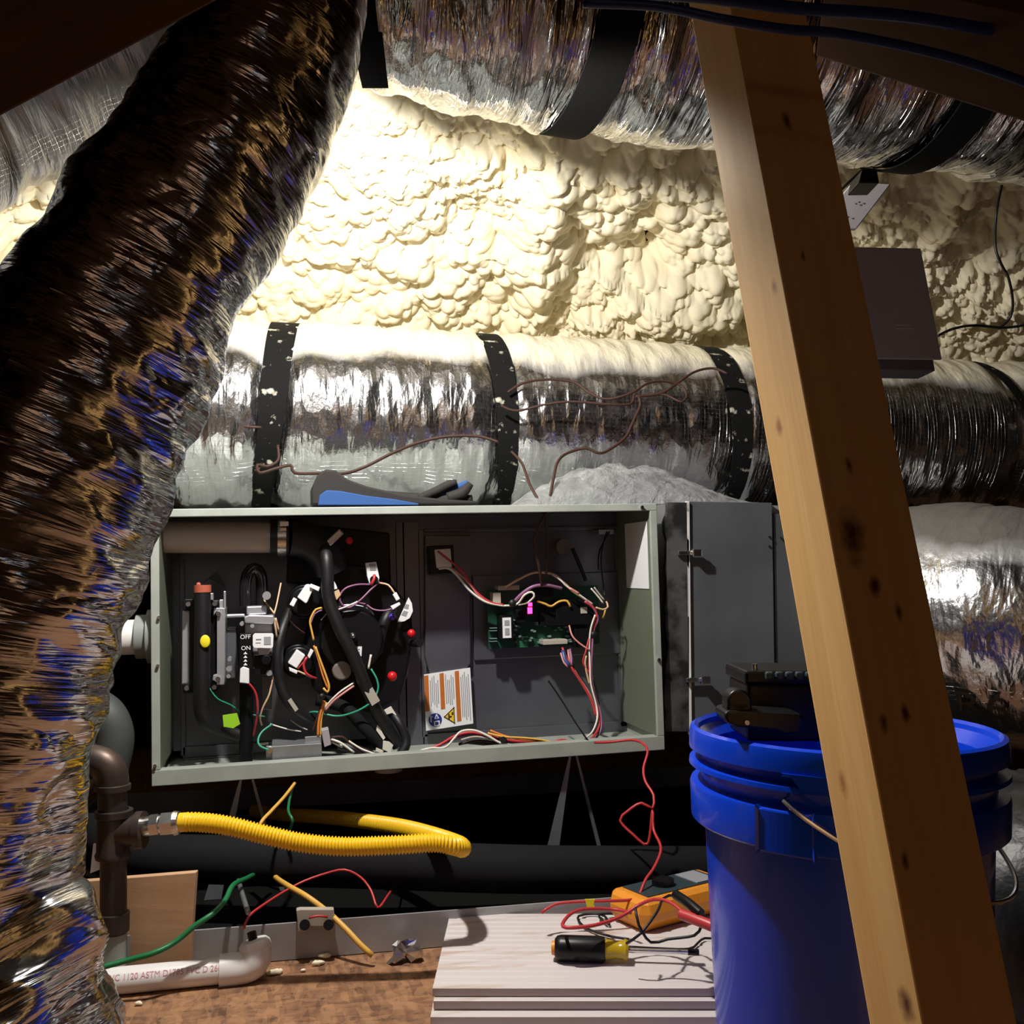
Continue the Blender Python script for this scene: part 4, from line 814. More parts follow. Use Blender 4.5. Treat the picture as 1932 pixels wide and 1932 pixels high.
# green and yellow cables
tag(wire([tuple(at(*p)) for p in ((555, 1478, 1.60), (548, 1500, 1.56), (544, 1530, 1.5), (552, 1548, 1.48), (545, 1570, 1.5))], .0022, M['green'], 'ground_cable'), 'short green cable dropping behind the yellow hose', 'cable')
tag(wire([tuple(at(*p)) for p in ((515, 1610, 1.64), (490, 1642, 1.58), (470, 1655, 1.46), (440, 1670, 1.37), (425, 1698, 1.33), (400, 1725, 1.30), (370, 1745, 1.29), (330, 1778, 1.28), (290, 1798, 1.265), (240, 1812, 1.26), (190, 1826, 1.25), (120, 1850, 1.24))], .0036, M['green'], 'ground_cable'), 'long green cable sweeping across the plywood offcut', 'cable')
tag(wire([tuple(at(*p)) for p in ((556, 1478, 1.58), (535, 1505, 1.52), (512, 1530, 1.45), (492, 1553, 1.40), (488, 1580, 1.42))], .0026, M['ywire'], 'power_cable'), 'thin tan cable coming down behind the hose from the furnace underside', 'cable')
tag(wire([tuple(at(*p)) for p in ((480, 1600, 1.64), (498, 1632, 1.60), (520, 1655, 1.50), (545, 1672, 1.44), (580, 1692, 1.41), (620, 1722, 1.40), (655, 1755, 1.385), (680, 1782, 1.375), (703, 1803, 1.37))], .0040, M['ywire'], 'power_cable'), 'thick yellow cable slanting over the drain pan to the floor', 'cable')

# stack of boards
def board(i, z, px0, pxb, yf, yb):
    a, b = atZ(px0, yf, z), atZ(1700, yf, z); c_, d_ = atZ(pxb, yb, z), atZ(1800, yb, z)
    L_ = (c_-a).length; mb_ = MB(); n_ = 15; prof = []
    for k_ in range(n_):
        t0, t1 = k_/n_, (k_+1)/n_; prof += [(t0+.012, 0), (t1-.012, 0), (t1-.004, -.0014), (t1+.004, -.0014)] if k_ < n_-1 else [(t0+.012, 0), (1, 0)]
    prof[0] = (0, 0)
    Lp = [a.lerp(c_, t)+V3((0, 0, h_)) for t, h_ in prof]; Rp = [b.lerp(d_, t)+V3((0, 0, h_)) for t, h_ in prof]
    n = len(prof); lo = V3((0, 0, -.0087))
    vs = Lp+Rp+[a+lo, b+lo, c_+lo, d_+lo]
    fs = [(j, n+j, n+j+1, j+1) for j in range(n-1)]
    mb_.m = 0; mb_.add(vs, fs); mb_.m = 1
    k0 = 0; A0 = 2*n
    mb_.f += [[0, A0, A0+1, n], [n-1, 2*n-1, A0+3, A0+2], [A0, A0+2, A0+3, A0+1], list(range(0, n))+[A0+2, A0], list(range(2*n-1, n-1, -1))+[A0+1, A0+3]]; mb_.mi += [1]*5
    return mb_
for i, (z, px0, pxb, yf, yb, lb) in enumerate(((.040, 816, 849, 1865, 1724, 'grooved whitewashed board, topmost of the stack under the screwdriver'), (.030, 818, 848, 1889, 1732, 'whitewashed board second from the top of the stack'),
                                (.020, 812, 846, 1919, 1742, 'whitewashed board third from the top of the stack'), (.010, 808, 846, 1952, 1752, 'bottom board of the whitewashed stack, resting on the floor'))):
    o_ = board(i, z, px0, pxb, yf, yb).build('grooved_board', [M['boards'], M['boardedge']]); tag(o_, lb, 'board', 'whitewashed boards stacked on the floor')

# screwdriver
zt = .040; D0 = atZ(1041, 1788, zt+.0155); D1 = atZ(1330, 1797, zt+.0155); ax = (D1-D0).normalized()
sd = thing('screwdriver', atZ(1100, 1800, zt), 'screwdriver with black cushion grip and amber collar on the top board', 'screwdriver')
def sp(x): return D0+ax*x
MB().lathe([(.0, -.001), (.0085, 0), (.009, .003), (.009, .006)], D0, ax, 24).build('end_cap', M['orange'], sd, True)
MB().lathe([(.0, .004), (.011, .004), (.0145, .007), (.0158, .012), (.0158, .062), (.0150, .067), (.013, .068), (0, .068)], D0, ax, 28).build('grip', M['black'], sd, True)
MB().lathe([(.012, .066), (.0125, .070), (.0105, .080), (.0115, .090), (.0135, .094), (.012, .097), (.004, .098)], D0, ax, 10).build('collar', M['ambertr'], sd, True)
MB().cyl(sp(.095), sp(.175), .0030, n=12).build('shaft', M['steel'], sd, True); MB().cyl(sp(.172), sp(.186), .0042, n=8).build('bit', M['black'], sd, True)

# multimeter
mo = atZ(1215, 1768, zt); mx = (Rt*.83+Fg*.56).normalized(); my = V3((0, 0, 1)).cross(mx); mz = V3((0, 0, 1))
mm = thing('multimeter', mo, 'orange multimeter lying face up beside the blue bucket with leads across it', 'meter')
def mp(x, y, z): return mo+mx*x+my*y+mz*z
def mloop(sc_, z): return [mp(x, y, z) for x, y in ((.0+sc_, .012), (.014, .0+sc_), (.17, sc_), (.186-sc_, .014), (.186-sc_, .072), (.17, .086-sc_), (.014, .086-sc_), (sc_, .072))]
mb = MB(); rings = [mloop(.012, .001), mloop(.001, .014), mloop(0, .026), mloop(.004, .038), mloop(.012, .044)]
n = 8; mb.add([p for r0 in rings for p in r0], [tuple(range(n))[::-1], tuple(range(4*n, 5*n))]+[(i*n+j, i*n+(j+1) % n, (i+1)*n+(j+1) % n, (i+1)*n+j) for i in range(4) for j in range(n)]); mb.build('holster', M['orange'], mm, bevel=.002)
mb = MB(); mb.prism([mp(x, y, .0442) for x, y in ((.022, .016), (.165, .016), (.165, .07), (.022, .07))], mz*.0015); mb.build('face', M['teal_lid'], mm)
mb = MB(); mb.prism([mp(x, y, .0458) for x, y in ((.12, .02), (.158, .02), (.158, .066), (.12, .066))], mz*.001); mb.build('display', M['greylabel'], mm)
MB().cyl(mp(.075, .043, .0457), mp(.075, .043, .054), .016, n=24).build('dial', M['black'], mm, True)
# test leads
tag(wire([tuple(at(*p)) for p in ((1122, 1401, 1.72), (1150, 1400, 1.70), (1190, 1396, 1.685), (1212, 1402, 1.66), (1222, 1418, 1.64), (1214, 1450, 1.62), (1218, 1475, 1.6), (1233, 1500, 1.58), (1231, 1525, 1.57), (1210, 1515, 1.57), (1185, 1530, 1.57), (1170, 1548, 1.57), (1195, 1575, 1.56), (1222, 1592, 1.555), (1231, 1530, 1.55), (1233, 1565, 1.54), (1247, 1600, 1.50), (1235, 1635, 1.46), (1218, 1660, 1.43), (1205, 1690, 1.41), (1188, 1698, 1.40), (1140, 1700, 1.39), (1080, 1702, 1.385), (1045, 1707, 1.38), (1022, 1722, 1.37))], .0022, M['red'], 'test_lead'), 'red test lead climbing from the boards up into the furnace', 'cable')
tag(wire([tuple(at(*p)) for p in ((1345, 1738, 1.22), (1300, 1728, 1.24), (1265, 1703, 1.27), (1235, 1697, 1.29), (1205, 1708, 1.30), (1170, 1730, 1.29), (1120, 1746, 1.27), (1068, 1750, 1.265), (1063, 1740, 1.29), (1080, 1722, 1.33), (1110, 1715, 1.35), (1160, 1716, 1.36), (1190, 1722, 1.34))], .0024, M['red'], 'test_lead'), 'red test lead coiled in a wide loop over the orange meter', 'cable')
tag(wire([tuple(at(*p)) for p in ((1182, 1780, 1.23), (1210, 1760, 1.225), (1240, 1720, 1.25), (1252, 1695, 1.29), (1275, 1690, 1.30), (1310, 1715, 1.27), (1330, 1728, 1.25))], .0018, M['rubber'], 'test_lead'), 'black test lead crossing the orange meter near its display', 'cable')
tag(wire([tuple(at(*p)) for p in ((1199, 1712, 1.24), (1205, 1745, 1.225), (1228, 1778, 1.23), (1260, 1772, 1.23), (1310, 1765, 1.22), (1322, 1750, 1.215))], .0018, M['rubber'], 'test_lead'), 'black test lead hanging down over the nose of the orange meter', 'cable')
tag(wire([tuple(atZ(*p)) for p in ((1186, 1772, .046), (1150, 1766, .044), (1115, 1755, .044), (1095, 1742, .044), (1092, 1728, .044), (1120, 1724, .044), (1140, 1728, .045), (1150, 1745, .044), (1130, 1726, .047), (1180, 1724, .044))], .0017, M['rubber'], 'test_lead'), 'black test lead looping between the screwdriver grip and the board edge', 'cable')
tag(wire([tuple(atZ(*p)) for p in ((1187, 1786, .048), (1240, 1789, .044), (1300, 1790, .043), (1318, 1778, .044), (1330, 1770, .044), (1360, 1772, .043))], .0016, M['rubber'], 'test_lead'), 'black test lead alongside the screwdriver shaft', 'cable')
mb = MB(); mb.tube(spl([tuple(at(1275, 1688, 1.24)), tuple(at(1300, 1705, 1.21)), tuple(at(1322, 1724, 1.19))]), .006, 12); tag(mb.build('test_probe', M['black'], None, True), 'black test probe lying on the orange meter', 'probe')
mb = MB(); mb.tube(spl([tuple(at(1285, 1725, 1.205)), tuple(at(1320, 1738, 1.185)), tuple(at(1350, 1750, 1.17))]), .0065, 12); tag(mb.build('test_probe', M['red'], None, True), 'red test probe lying against the orange meter', 'probe')
mb = MB(); mb.prism([at(x, y, 1.38) for x, y in ((1104, 1697), (1122, 1697), (1120, 1706), (1124, 1715), (1109, 1716), (1106, 1706))], Fg*.002)
tag(mb.build('lead_tag', M['yellabel']), 'yellow tape tag wrapped on the red test lead', 'tag')

# floor crumbs
rng = random.Random(8)
crumbs = [(631, 1783, 13, 'largest cream foam crumb against the drain pan wall'), (612, 1803, 12, 'long cream foam crumb beside the tip of the yellow cable'), (602, 1817, 13, 'twisted cream foam crumb, closest of the trio to the open floor'), (523, 1834, 14, 'flat cream foam crumb nearest the white elbow'), (671, 1794, 6, 'tiny cream crumb by the end of the yellow cable'), (634, 1796, 7, 'small cream crumb just below the largest one'), (799, 1776, 17, 'cream foam flake beside the crumpled foil scrap'), (262, 1893, 7, 'lone pale crumb on the open floor near the foil duct foot'), (572, 1830, 4, 'speck of cream foam on the floor between crumbs')]
for px, py, s_, lb in crumbs:
    c0 = atZ(px, py, .003); w_ = s_*.00072; mb = MB(); mb.sph(c0, w_, 1, .6, .45, 6)
    mb.v = [V3((v.x, v.y, max(.0005, v.z)))+(v-c0)*.7*mnoise.noise(v*160) for v in mb.v]; mb.v = [V3((v.x, v.y, max(.0004, v.z))) for v in mb.v]
    tag(mb.build('foam_crumb', M['foam'], None, True, sharp=0), lb, 'debris', 'foam crumbs on the floor')
c0 = atZ(762, 1798, .012); mb = MB(); mb.sph(c0, .016, 1.1, .6, 1.0, 7); mb.v = [v+(v-c0)*1.5*mnoise.noise(v*75) for v in mb.v]; mb.v = [V3((v.x, v.y, max(.0006, v.z))) for v in mb.v]
tag(mb.build('foil_scrap', M['steel']), 'crumpled scrap of foil on the floor beside the drain pan', 'scrap')

# ================================================================== bucket and tools
BC = at(1589, 1385, 1.0); BC = V3((BC.x, BC.y, 0))
bk = thing('bucket', BC, 'blue plastic bucket with ribbed collar standing behind the timber post', 'bucket')
prof = [(0, .004), (.118, .004), (.1305, .36), (.142, .372), (.1425, .377), (.146, .380), (.150, .378), (.1515, .372), (.1515, .358), (.1465, .357), (.1455, .366), (.1425, .366), (.1410, .352),
        (.1405, .348), (.1515, .346), (.1520, .342), (.142, .340), (.1405, .334), (.1395, .326), (.1500, .325), (.1512, .322), (.1500, .290), (.1480, .288), (.1375, .290), (.1365, .28), (.131, .15), (.124, .0), (0, .0)]
mb = MB(); mb.lathe(prof, BC, n=96); mb.build('bucket_body', M['blue'], bk, True, sharp=30)
# lip tab
mb = MB(); vs = []
for i in range(13):
    a = R(-128+i*3.2)-R(YAW); e = 1 if 1 < i < 11 else .0
    for rr_, z in ((.1535, .358), (.1535, .345+.010*(1-e)), (.149, .345+.010*(1-e)), (.149, .358)): vs.append(BC+V3((math.cos(a)*rr_, math.sin(a)*rr_, z)))
mb.add(vs, [(i*4+j, i*4+(j+1) % 4, (i+1)*4+(j+1) % 4, (i+1)*4+j) for i in range(12) for j in range(4)]); mb.build('lip_tab', M['blue'], bk)
# bail handle: hangs from two ears
h0 = at(1470, 1516, .872); cdir = (h0-BC); cdir.z = 0; cdir.normalize(); ear = BC+cdir*.139+V3((0, 0, h0.z)); ear2 = BC-cdir*.139+V3((0, 0, h0.z))
mb = MB(); a0 = math.atan2(cdir.y, cdir.x)
vs = []
for i in range(9):
    a = a0+R(-10+i*2.5)
    for rr_, z in ((.1525, .325), (.1525, .286), (.138, .286), (.138, .325)): vs.append(BC+V3((math.cos(a)*rr_, math.sin(a)*rr_, z)))
mb.add(vs, [(i*4+j, i*4+(j+1) % 4, (i+1)*4+(j+1) % 4, (i+1)*4+j) for i in range(8) for j in range(4)]+[(0, 1, 2, 3), (35, 34, 33, 32)]); mb.build('handle_ear', M['blue'], bk, bevel=.002)
side = V3((cdir.y, -cdir.x, 0)); side = side if side.dot(Rt) > 0 else -side
pts = []
for i in range(25):
    t = i/24*math.pi; pts.append(BC+cdir*math.cos(t)*.155+side*math.sin(t)*.152+V3((0, 0, h0.z-.09*math.sin(t))))
pts[0] = ear+cdir*.012; pts[-1] = ear2-cdir*.012
MB().tube(spl([tuple(p) for p in [ear+cdir*.0]+pts+[ear2]], .01), .0022, 8).build('wire_handle', M['steel'], bk, True)
tc_ = thing('tool_case', V3((BC.x, BC.y, .2)), 'black tool case with a ribbed dark teal lid poking out of the blue bucket', 'tool case')
D = 1.0
def slab(x0, y0, x1, y1, d0, d1):
    a, b = at(x0, y1, d0), at(x1, y0, d0); mb_ = MB(); A, B = a, a+Rt*((b-a).dot(Rt)); h_ = V3((0, 0, b.z-a.z)); dd = Fg*(d1-d0); return mb_.hexa([A, B, B+dd, A+dd, A+h_, B+h_, B+dd+h_, A+dd+h_])
slab(1410, 1290, 1640, 1400, .97, 1.05).build('case_body', M['black'], tc_, bevel=.004)
lid = slab(1406, 1266, 1645, 1292, .965, 1.055).build('case_lid', M['black'], tc_, bevel=.003)
for i in range(9): slab(1446+i*19, 1268, 1461+i*19, 1284, .958, .966).build('lid_rib', M['teal_lid'], lid, bevel=.002)
mb = MB(); p_ = at(1424, 1264, .98); mb.cyl(p_-V3((0, 0, .004)), p_+V3((0, 0, .006)), .003, n=10); mb.build('lid_pin', M['steel'], lid, True)
gt = thing('hand_tool', at(1440, 1380, .93), 'black hand tool with a looped grip resting across the bucket rim', 'tool')
mb = MB(); mb.prism([at(x, y, .915) for x, y in ((1366, 1350), (1372, 1341), (1392, 1340), (1455, 1344), (1510, 1347), (1517, 1352), (1512, 1384), (1480, 1388), (1465, 1380), (1390, 1372), (1372, 1365))], Fg*.045); mb.build('tool_body', M['black'], gt, bevel=.003)
ce = at(1391, 1322, .93); mb = MB(); mb.tube([ce+Fg*-.01, ce+Fg*.015], .0115, 24); a = at(1391, 1340, .93); mb.hexa([ce-Rt*.0115+Fg*-.01, ce+Rt*.0115+Fg*-.01, ce+Rt*.0115+Fg*.015, ce-Rt*.0115+Fg*.015][0:0] or [V3(p) for p in (a-Rt*.0115-Fg*.01, a+Rt*.0115-Fg*.01, a+Rt*.0115+Fg*.015, a-Rt*.0115+Fg*.015, ce-Rt*.0115-Fg*.01, ce+Rt*.0115-Fg*.01, ce+Rt*.0115+Fg*.015, ce-Rt*.0115+Fg*.015)]); mb.build('loop_grip', M['black'], gt, True, bevel=.002)
mb = MB(); p_ = at(1410, 1364, .912); mb.cyl(p_, p_+Fg*.006, .0022, n=10); mb.build('rivet', M['cast'], gt, True)

mb = MB(); mb.tube(spl([(*at(1905, 2150, 1.28), .10), (*at(1925, 1700, 1.28), .105), (*at(1930, 1520, 1.28), .09), (*at(1935, 1440, 1.28), .05)]), 0.1, 28) if False else None
qb = spl([(*camxy(.70, 1.30, .002), .15), (*camxy(.70, 1.30, .12), .155), (*camxy(.695, 1.31, .20), .13), (*camxy(.69, 1.32, .25), .07), (*camxy(.69, 1.32, .262), .03)], .01)
mb = MB(); mb.tube([p[:3] for p in qb], [p[3] for p in qb], 40, disp=lambda S, a, t: .014*mnoise.noise(V3((S*9, math.cos(a)*2, math.sin(a)*2))))
tag(mb.build('tool_bag', mat('glossy_black_cloth', (.006, .006, .007), .42, bump=(25, .4, .01)), None, True, sharp=0), 'black tool bag in the dark beyond the blue bucket', 'bag')

# ================================================================== gloves and bag on the furnace top
def ft(px, d, z=0):          # point on the furnace top surface at depth d (furnace local y)
    p = fl(px, 950, 0); o = FM @ V3((0, 0, FH)); q_ = fl(px, 950, d); return FM @ V3((q_.x, d, FH+z))
gl = thing('work_glove', ft(740, .07), 'dark grey work glove with blue knit back lying on the furnace top', 'glove')
def flat(pts, r, m, name, sy=1.0, par=gl, n=14, sz=.55):
    q_ = spl(pts, .006); mb_ = MB(); mb_.tube([p[:3] for p in q_], [p[3] for p in q_], n)
    return mb_.build(name, m, par, True, sharp=0)
MB().prism([FM @ fl(x, y, .022) for x, y in ((588, 952), (587, 922), (598, 897), (614, 885), (634, 887), (656, 904), (692, 917), (760, 933), (830, 941), (900, 945), (902, 952))], FM.to_3x3() @ V3((0, .07, 0))).build('cuff', M['glove'], gl, True, bevel=.009, sharp=80)
MB().prism([FM @ fl(x, y, .008) for x, y in ((600, 953), (603, 934), (616, 925), (640, 926), (690, 935), (745, 942), (790, 950), (790, 953))], FM.to_3x3() @ V3((0, .02, 0))).build('knit_back', M['gloveblue'], gl, True, bevel=.006, sharp=80)
flat([(*at(700, 936, 1.76), .012), (*at(780, 942, 1.76), .012), (*at(840, 943, 1.75), .011), (*at(890, 942, 1.74), .008)], 0, M['glove'], 'palm')
flat([(*at(790, 940, 1.74), .007), (*at(820, 928, 1.74), .008), (*at(848, 914, 1.74), .008), (*at(862, 910, 1.74), .005)], 0, M['glove'], 'finger')
flat([(*at(845, 940, 1.73), .010), (*at(872, 930, 1.73), .010), (*at(888, 912, 1.73), .006)], 0, M['glove'], 'finger')
flat([(*at(830, 938, 1.75), .006), (*at(860, 922, 1.75), .007), (*at(884, 910, 1.75), .005)], 0, M['gloveblue'], 'finger')
# bag
mb = MB(); nu_, nv_ = 90, 44; P = []
for i in range(nu_+1):
    for j in range(nv_+1):
        u_, v_ = i/nu_, j/nv_; x = 962+u_*470
        prof_ = max(0, math.sin(math.pi*min(1, u_*1.02))**.75)*(1 if u_ < .42 else max(0, 1-((u_-.42)/.58)**1.4*.75)); e_ = math.sin(math.pi*v_)**.6
        h_ = .078*prof_*e_; c_ = ft(x, .02+.24*v_, .002)
        nn_ = mnoise.noise(V3((u_*9, v_*6, 1)))+.6*(1-2*abs(mnoise.noise(V3((u_*16, v_*9, 5)))))+.4*abs(mnoise.noise(V3((u_*35, v_*18, 9))))
        P.append(c_+V3((0, 0, max(0, h_*(1+.16*nn_)+.004*nn_*e_))))
mb.add(P, [(i*(nv_+1)+j, (i+1)*(nv_+1)+j, (i+1)*(nv_+1)+j+1, i*(nv_+1)+j+1) for i in range(nu_) for j in range(nv_)])
tag(mb.build('plastic_bag', M['bag'], None, True, sharp=0), 'crumpled clear plastic bag slumped on the furnace and coil cabinet top', 'bag')

# ================================================================== thermostat cables over the lower duct
def tw(pts, label, r=.0026, d=None):
    o_ = wire([tuple(at(*p)) for p in pts], r, M['brown'], 'thermostat_cable', step=.006); return tag(o_, label, 'cable')
DL = 1.93
tw([(340, 793, 1.85), (385, 796, 1.84), (430, 803, 1.84), (478, 806, 1.84), (500, 806, 1.85)], 'short brown cable running into the strap nearest the steep duct', .0028)
tw([(524, 840, 1.83), (525, 868, 1.82), (505, 880, 1.81), (486, 877, 1.81), (490, 892, 1.80), (520, 884, 1.81), (548, 878, 1.82), (556, 892, 1.81), (600, 893, 1.81), (650, 893, 1.80), (690, 880, 1.80), (740, 855, 1.82), (790, 835, 1.84), (840, 824, 1.85), (900, 823, 1.86), (940, 834, 1.86)], 'brown cable kinked beside the strap and arching behind the gloves', .0030)
tw([(945, 765, 1.91), (975, 775, 1.91), (1030, 763, 1.91), (1080, 758, 1.91), (1150, 763, 1.91), (1190, 762, 1.92), (1196, 745, 1.93)], 'brown cable lying along the duct middle between two straps')
tw([(958, 740, 1.93), (990, 722, 1.94), (1040, 716, 1.95), (1085, 722, 1.95), (1110, 740, 1.94), (1145, 753, 1.93), (1190, 742, 1.93), (1225, 722, 1.95), (1260, 720, 1.96), (1285, 728, 1.96), (1296, 745, 1.95), (1285, 758, 1.94), (1255, 745, 1.95), (1225, 745, 1.95)], 'thin brown cable looping over the shiny duct crown between straps')
tw([(1200, 748, 1.94), (1245, 743, 1.95), (1275, 725, 1.96), (1310, 702, 1.98), (1345, 695, 1.99), (1372, 705, 1.98)], 'dark brown cable arching up to the strap by the timber post')
tw([(1205, 748, 1.93), (1208, 765, 1.92), (1195, 795, 1.90), (1180, 825, 1.88), (1150, 848, 1.86), (1130, 855, 1.85), (1105, 846, 1.85), (1070, 855, 1.84), (1052, 872, 1.82), (1044, 905, 1.79), (1035, 950, 1.76), (1026, 975, 1.75), (1015, 1000, 1.76), (1008, 1025, 1.78), (1018, 1075, 1.80), (1022, 1105, 1.82)], 'brown cable dropping from the duct through the furnace top to the control board', .0028)
tw([(965, 852, 1.84), (985, 875, 1.82), (1000, 915, 1.78), (1018, 948, 1.76), (1028, 975, 1.76), (1032, 1010, 1.78), (1033, 1050, 1.80), (1030, 1085, 1.82)], 'brown cable running down beside the plastic bag into the furnace', .0025)

# ================================================================== control boxes behind the post
cb = thing('control_box', at(1690, 680, 1.62), 'larger white control box with faint handwriting showing past the post', 'control box')
def quadbox(pts, d, th_, m, nm, par, bev=.002, lean=-.75):
    ym = 678 if pts[0][0] > 1600 else 432; return MB().prism([at(x, y, d-(ym-y)*.00088*-lean+((x-1700)*.00088*.55 if pts[0][0] > 1600 else 0)) for x, y in pts], Fg*th_).build(nm, m, par, bevel=bev)
quadbox([(1606, 465), (1738, 468), (1778, 678), (1640, 676)], 1.60, .008, M['offwhite'], 'cover', cb)
quadbox([(1616, 478), (1728, 480), (1765, 700), (1660, 698)], 1.608, .07, mat('dark_box_side', (.10, .095, .11), .6), 'case', cb)
mb = MB()
for y in (612, 619): mb.prism([at(x, yy_, 1.5975-(678-yy_)*.00066+(x-1700)*.000484) for x, yy_ in ((1690, y), (1735, y), (1736, y+2.5), (1691, y+2.5))], Fg*.001)
mb.build('vent_slots', mat('pale_slot', (.52, .50, .53), .5), cb)
vs, fs = text_mesh('UPSTAIRS RACK', .016); c0 = at(1675, 498, 1.594-180*.00066)
MB().add([c0+Rt*(v.x*.62)+V3((0, 0, v.y))-Fg*(v.y*.75-v.x*.62*.55) for v in vs], fs).build('handwriting', mat('faint_pencil', (.27, .25, .28), .6), cb)
c2 = thing('control_box', at(1630, 430, 1.66), 'smaller tilted white control panel just under the upper duct past the post', 'control box')
quadbox([(1560, 400), (1608, 344), (1681, 347), (1616, 432), (1570, 430)], 1.66, .01, M['offwhite'], 'cover', c2)
mb = MB()
for x, y in ((1613, 384), (1619, 381), (1598, 409)): mb.prism([at(x, y, 1.656-(432-y)*.00066), at(x+5, y-1, 1.656-(433-y)*.00066), at(x+4, y+2, 1.656-(430-y)*.00066)], Fg*.001)
mb.build('pen_marks', M['ink'], c2)
quadbox([(1626, 320), (1655, 318), (1660, 345), (1620, 345)], 1.67, .05, M['black'], 'cable_clamp', c2)
for pts, lb in (([(1585, 360, 1.70), (1600, 345, 1.72), (1630, 318, 1.74)], 'thin black cable running up behind the tilted white panel'), ([(1890, 350, 1.80), (1880, 400, 1.85), (1878, 465, 1.85), (1890, 500, 1.85), (1903, 525, 1.85), (1911, 570, 1.88), (1905, 600, 1.90), (1885, 620, 1.9)], 'black cable hanging in a bend on the foam past the control boxes'), ([(1770, 633, 1.72), (1800, 620, 1.80), (1840, 614, 1.88), (1900, 618, 1.9), (1960, 608, 1.9)], 'thin black cable running sideways from the larger control box')):
    o_ = wire([tuple(at(*p)) for p in pts], .0026, M['rubber'], 'low_voltage_cable'); tag(o_, lb, 'cable')

# ================================================================== timber post (foreground)
def timber(L0, L1, a_deg, nw, ww, name, m):
    """L0/L1: points on the outer edge of the narrow face; a: how far the narrow face turns from sideways"""
    a = R(a_deg); ez = (L1-L0).normalized()
    nn_ = -Rt*math.cos(a)-Fg*math.sin(a)          # narrow face normal
    wn = Rt*math.sin(a)-Fg*math.cos(a)            # wide face normal
    en = (Rt*math.sin(a)-Fg*math.cos(a))          # runs towards the viewer along the narrow face
    ew = (Rt*math.cos(a)+Fg*math.sin(a))          # runs along the wide face
    en = (en-ez*en.dot(ez)).normalized(); ew = (ew-ez*ew.dot(ez)-en*ew.dot(en)).normalized()
    X, Y, Z = ez, en, ew
    L_ = (L1-L0).length; mb_ = MB(); mb_.box((0, 0, 0), (L_, nw, ww))
    me = mb_.build(name, m, None, bevel=.0015)
    # re-seat: mesh is in its own axes with X along the grain
    o0 = me.location.copy(); me.location = (0, 0, 0)
    R3 = Matrix((X, Y, Z)).transposed().to_4x4(); me.matrix_world = Matrix.Translation(L0) @ R3 @ Matrix.Translation(o0)
    return me
pb = at(1640, 1932, .69); pt = at(1298, 0, .83); dirp = (pt-pb).normalized()
z_floor = pb-dirp*((pb.z-.0)/dirp.z); top = pt+dirp*.45
post = timber(z_floor+dirp*.02, top, 22, .053, .077, 'timber_post', M['wood'])
tag(post, 'leaning pine timber post in the foreground, one narrow edge brightly lit', 'post')
b1, b2 = at(-330, 40, .62), at(330, -230, .80)
o_ = timber(b1, b2, 60, .04, .09, 'roof_timber', M['oldwood']); tag(o_, 'dark brown roof timber crossing the upper corner beside the grey duct', 'timber')
b1, b2 = at(1560, -60, .80), at(2120, 65, .62)
o_ = timber(b1, b2, 85, .035, .07, 'roof_timber', M['oldwood']); tag(o_, 'dim plywood-edged timber crossing above the navy cable', 'timber')
b1, b2 = at(1252, -260, 1.12), at(1338, 250, 1.10)
tag(wire([tuple(at(*p)) for p in ((1100, 5, .62), (1240, 12, .62), (1360, 36, .62), (1480, 55, .63), (1600, 66, .64), (1800, 110, .66), (1990, 175, .68))], .0032, M['navy'], 'network_cable', n=10), 'navy cable strung across the post top', 'cable')
tag(wire([tuple(at(*p)) for p in ((1150, -15, .64), (1300, -8, .64), (1500, 15, .66), (1700, 30, .68), (1900, 62, .70), (2050, 95, .7))], .0042, M['navy'], 'network_cable', n=10), 'thick navy cable bundle under the dim timber', 'cable')
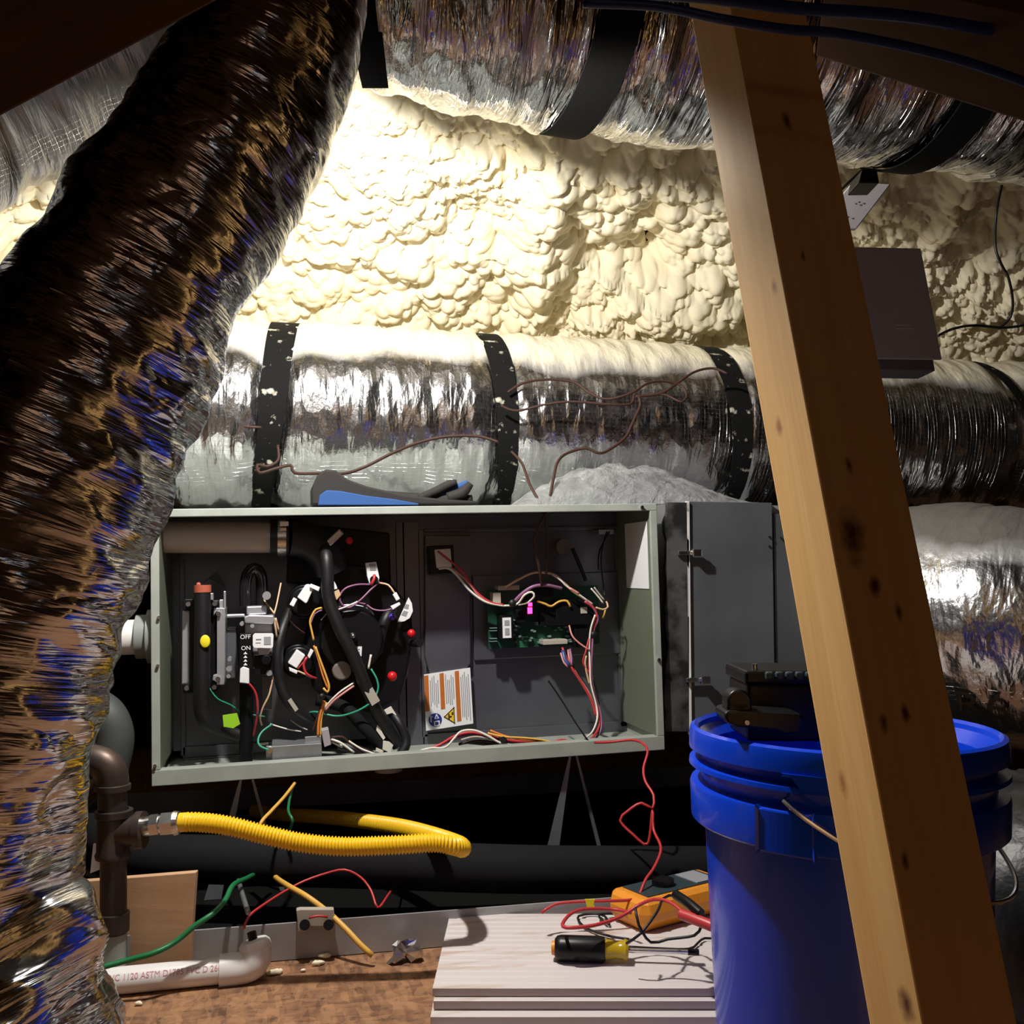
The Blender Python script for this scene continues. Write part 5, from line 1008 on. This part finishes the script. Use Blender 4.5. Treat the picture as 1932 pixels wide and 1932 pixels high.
# knots: brown whorls in the wood at their own spots on the two faces
bpy.context.view_layer.update(); PI_ = post.matrix_world.inverted(); ax_lo = min(v.co.y for v in post.data.vertices); ax_hi = max(v.co.y for v in post.data.vertices); az_lo = min(v.co.z for v in post.data.vertices); az_hi = max(v.co.z for v in post.data.vertices)
def knot_at(px, py, face):
    o = PI_ @ EYE; d = PI_.to_3x3() @ ray(px, py)
    t = (az_lo-o.z)/d.z if face == 'n' else (ax_hi-o.y)/d.y
    return o+d*t
KN = [(knot_at(px, py, fc), r_, fc) for px, py, fc, r_ in ((1711, 1898, 'n', .0075), (1590, 1478, 'n', .005), (1470, 805, 'n', .0048), (1461, 540, 'n', .004), (1485, 230, 'w', .0055), (1515, 482, 'w', .003), (1608, 1010, 'w', .013), (1650, 1105, 'w', .006), (1695, 1155, 'w', .004), (1668, 1365, 'w', .0045), (1708, 1345, 'w', .004), (1708, 1622, 'w', .004), (1602, 878, 'w', .004))]
def knots_build(g):
    wood_build((.95, .60, .24), (.84, .47, .16), (.16, .06, .02), knots=False)(g)
    N, L, mth, mix, b = g['N'], g['L'], g['mth'], g['mix'], g['b']
    src = b.inputs['Base Color'].links[0].from_socket
    for p, r_, fc_ in KN:
        mp = N.new('ShaderNodeMapping'); mp.vector_type = 'POINT'; L.new(g['tc'].outputs['Object'], mp.inputs[0])
        mp.inputs['Location'].default_value = (-p.x*.5, -p.y, -p.z); mp.inputs['Scale'].default_value = (.5, 1, 1)
        ln = N.new('ShaderNodeVectorMath'); ln.operation = 'LENGTH'; L.new(mp.outputs[0], ln.inputs[0])
        dd = mth('ADD', ln.outputs['Value'], mth('MULTIPLY', mth('SUBTRACT', g['nz'](90, 3), .5), r_*1.1))
        src = mix(mth('MULTIPLY', mth('SUBTRACT', r_, dd), 1.2/r_, True), src, (.45, .20, .07) if (fc_ == 'n' and r_ < .007) else (.14, .05, .02))
    L.new(src, b.inputs['Base Color'])
post.data.materials[0] = mat('pine_post', (.8, .5, .25), .55, build=knots_build)
# white elbow behind the gas pipe
mb = MB(); mb.tube(spl([tuple(at(150, 1330, 1.62)), tuple(at(195, 1345, 1.6)), tuple(at(215, 1390, 1.6)), tuple(at(205, 1450, 1.6))]), .031, 24)
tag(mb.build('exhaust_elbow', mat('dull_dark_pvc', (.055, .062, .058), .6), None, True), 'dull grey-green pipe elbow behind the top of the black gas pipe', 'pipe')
mb = MB(); mb.prism([at(x, y, 1.302) for x, y in ((176, 1592), (197, 1592), (190, 1640), (170, 1648))], Fg*.003); tag(mb.build('paper_tag', M['white']), 'white paper tag between the foil duct and the gas pipe', 'tag')
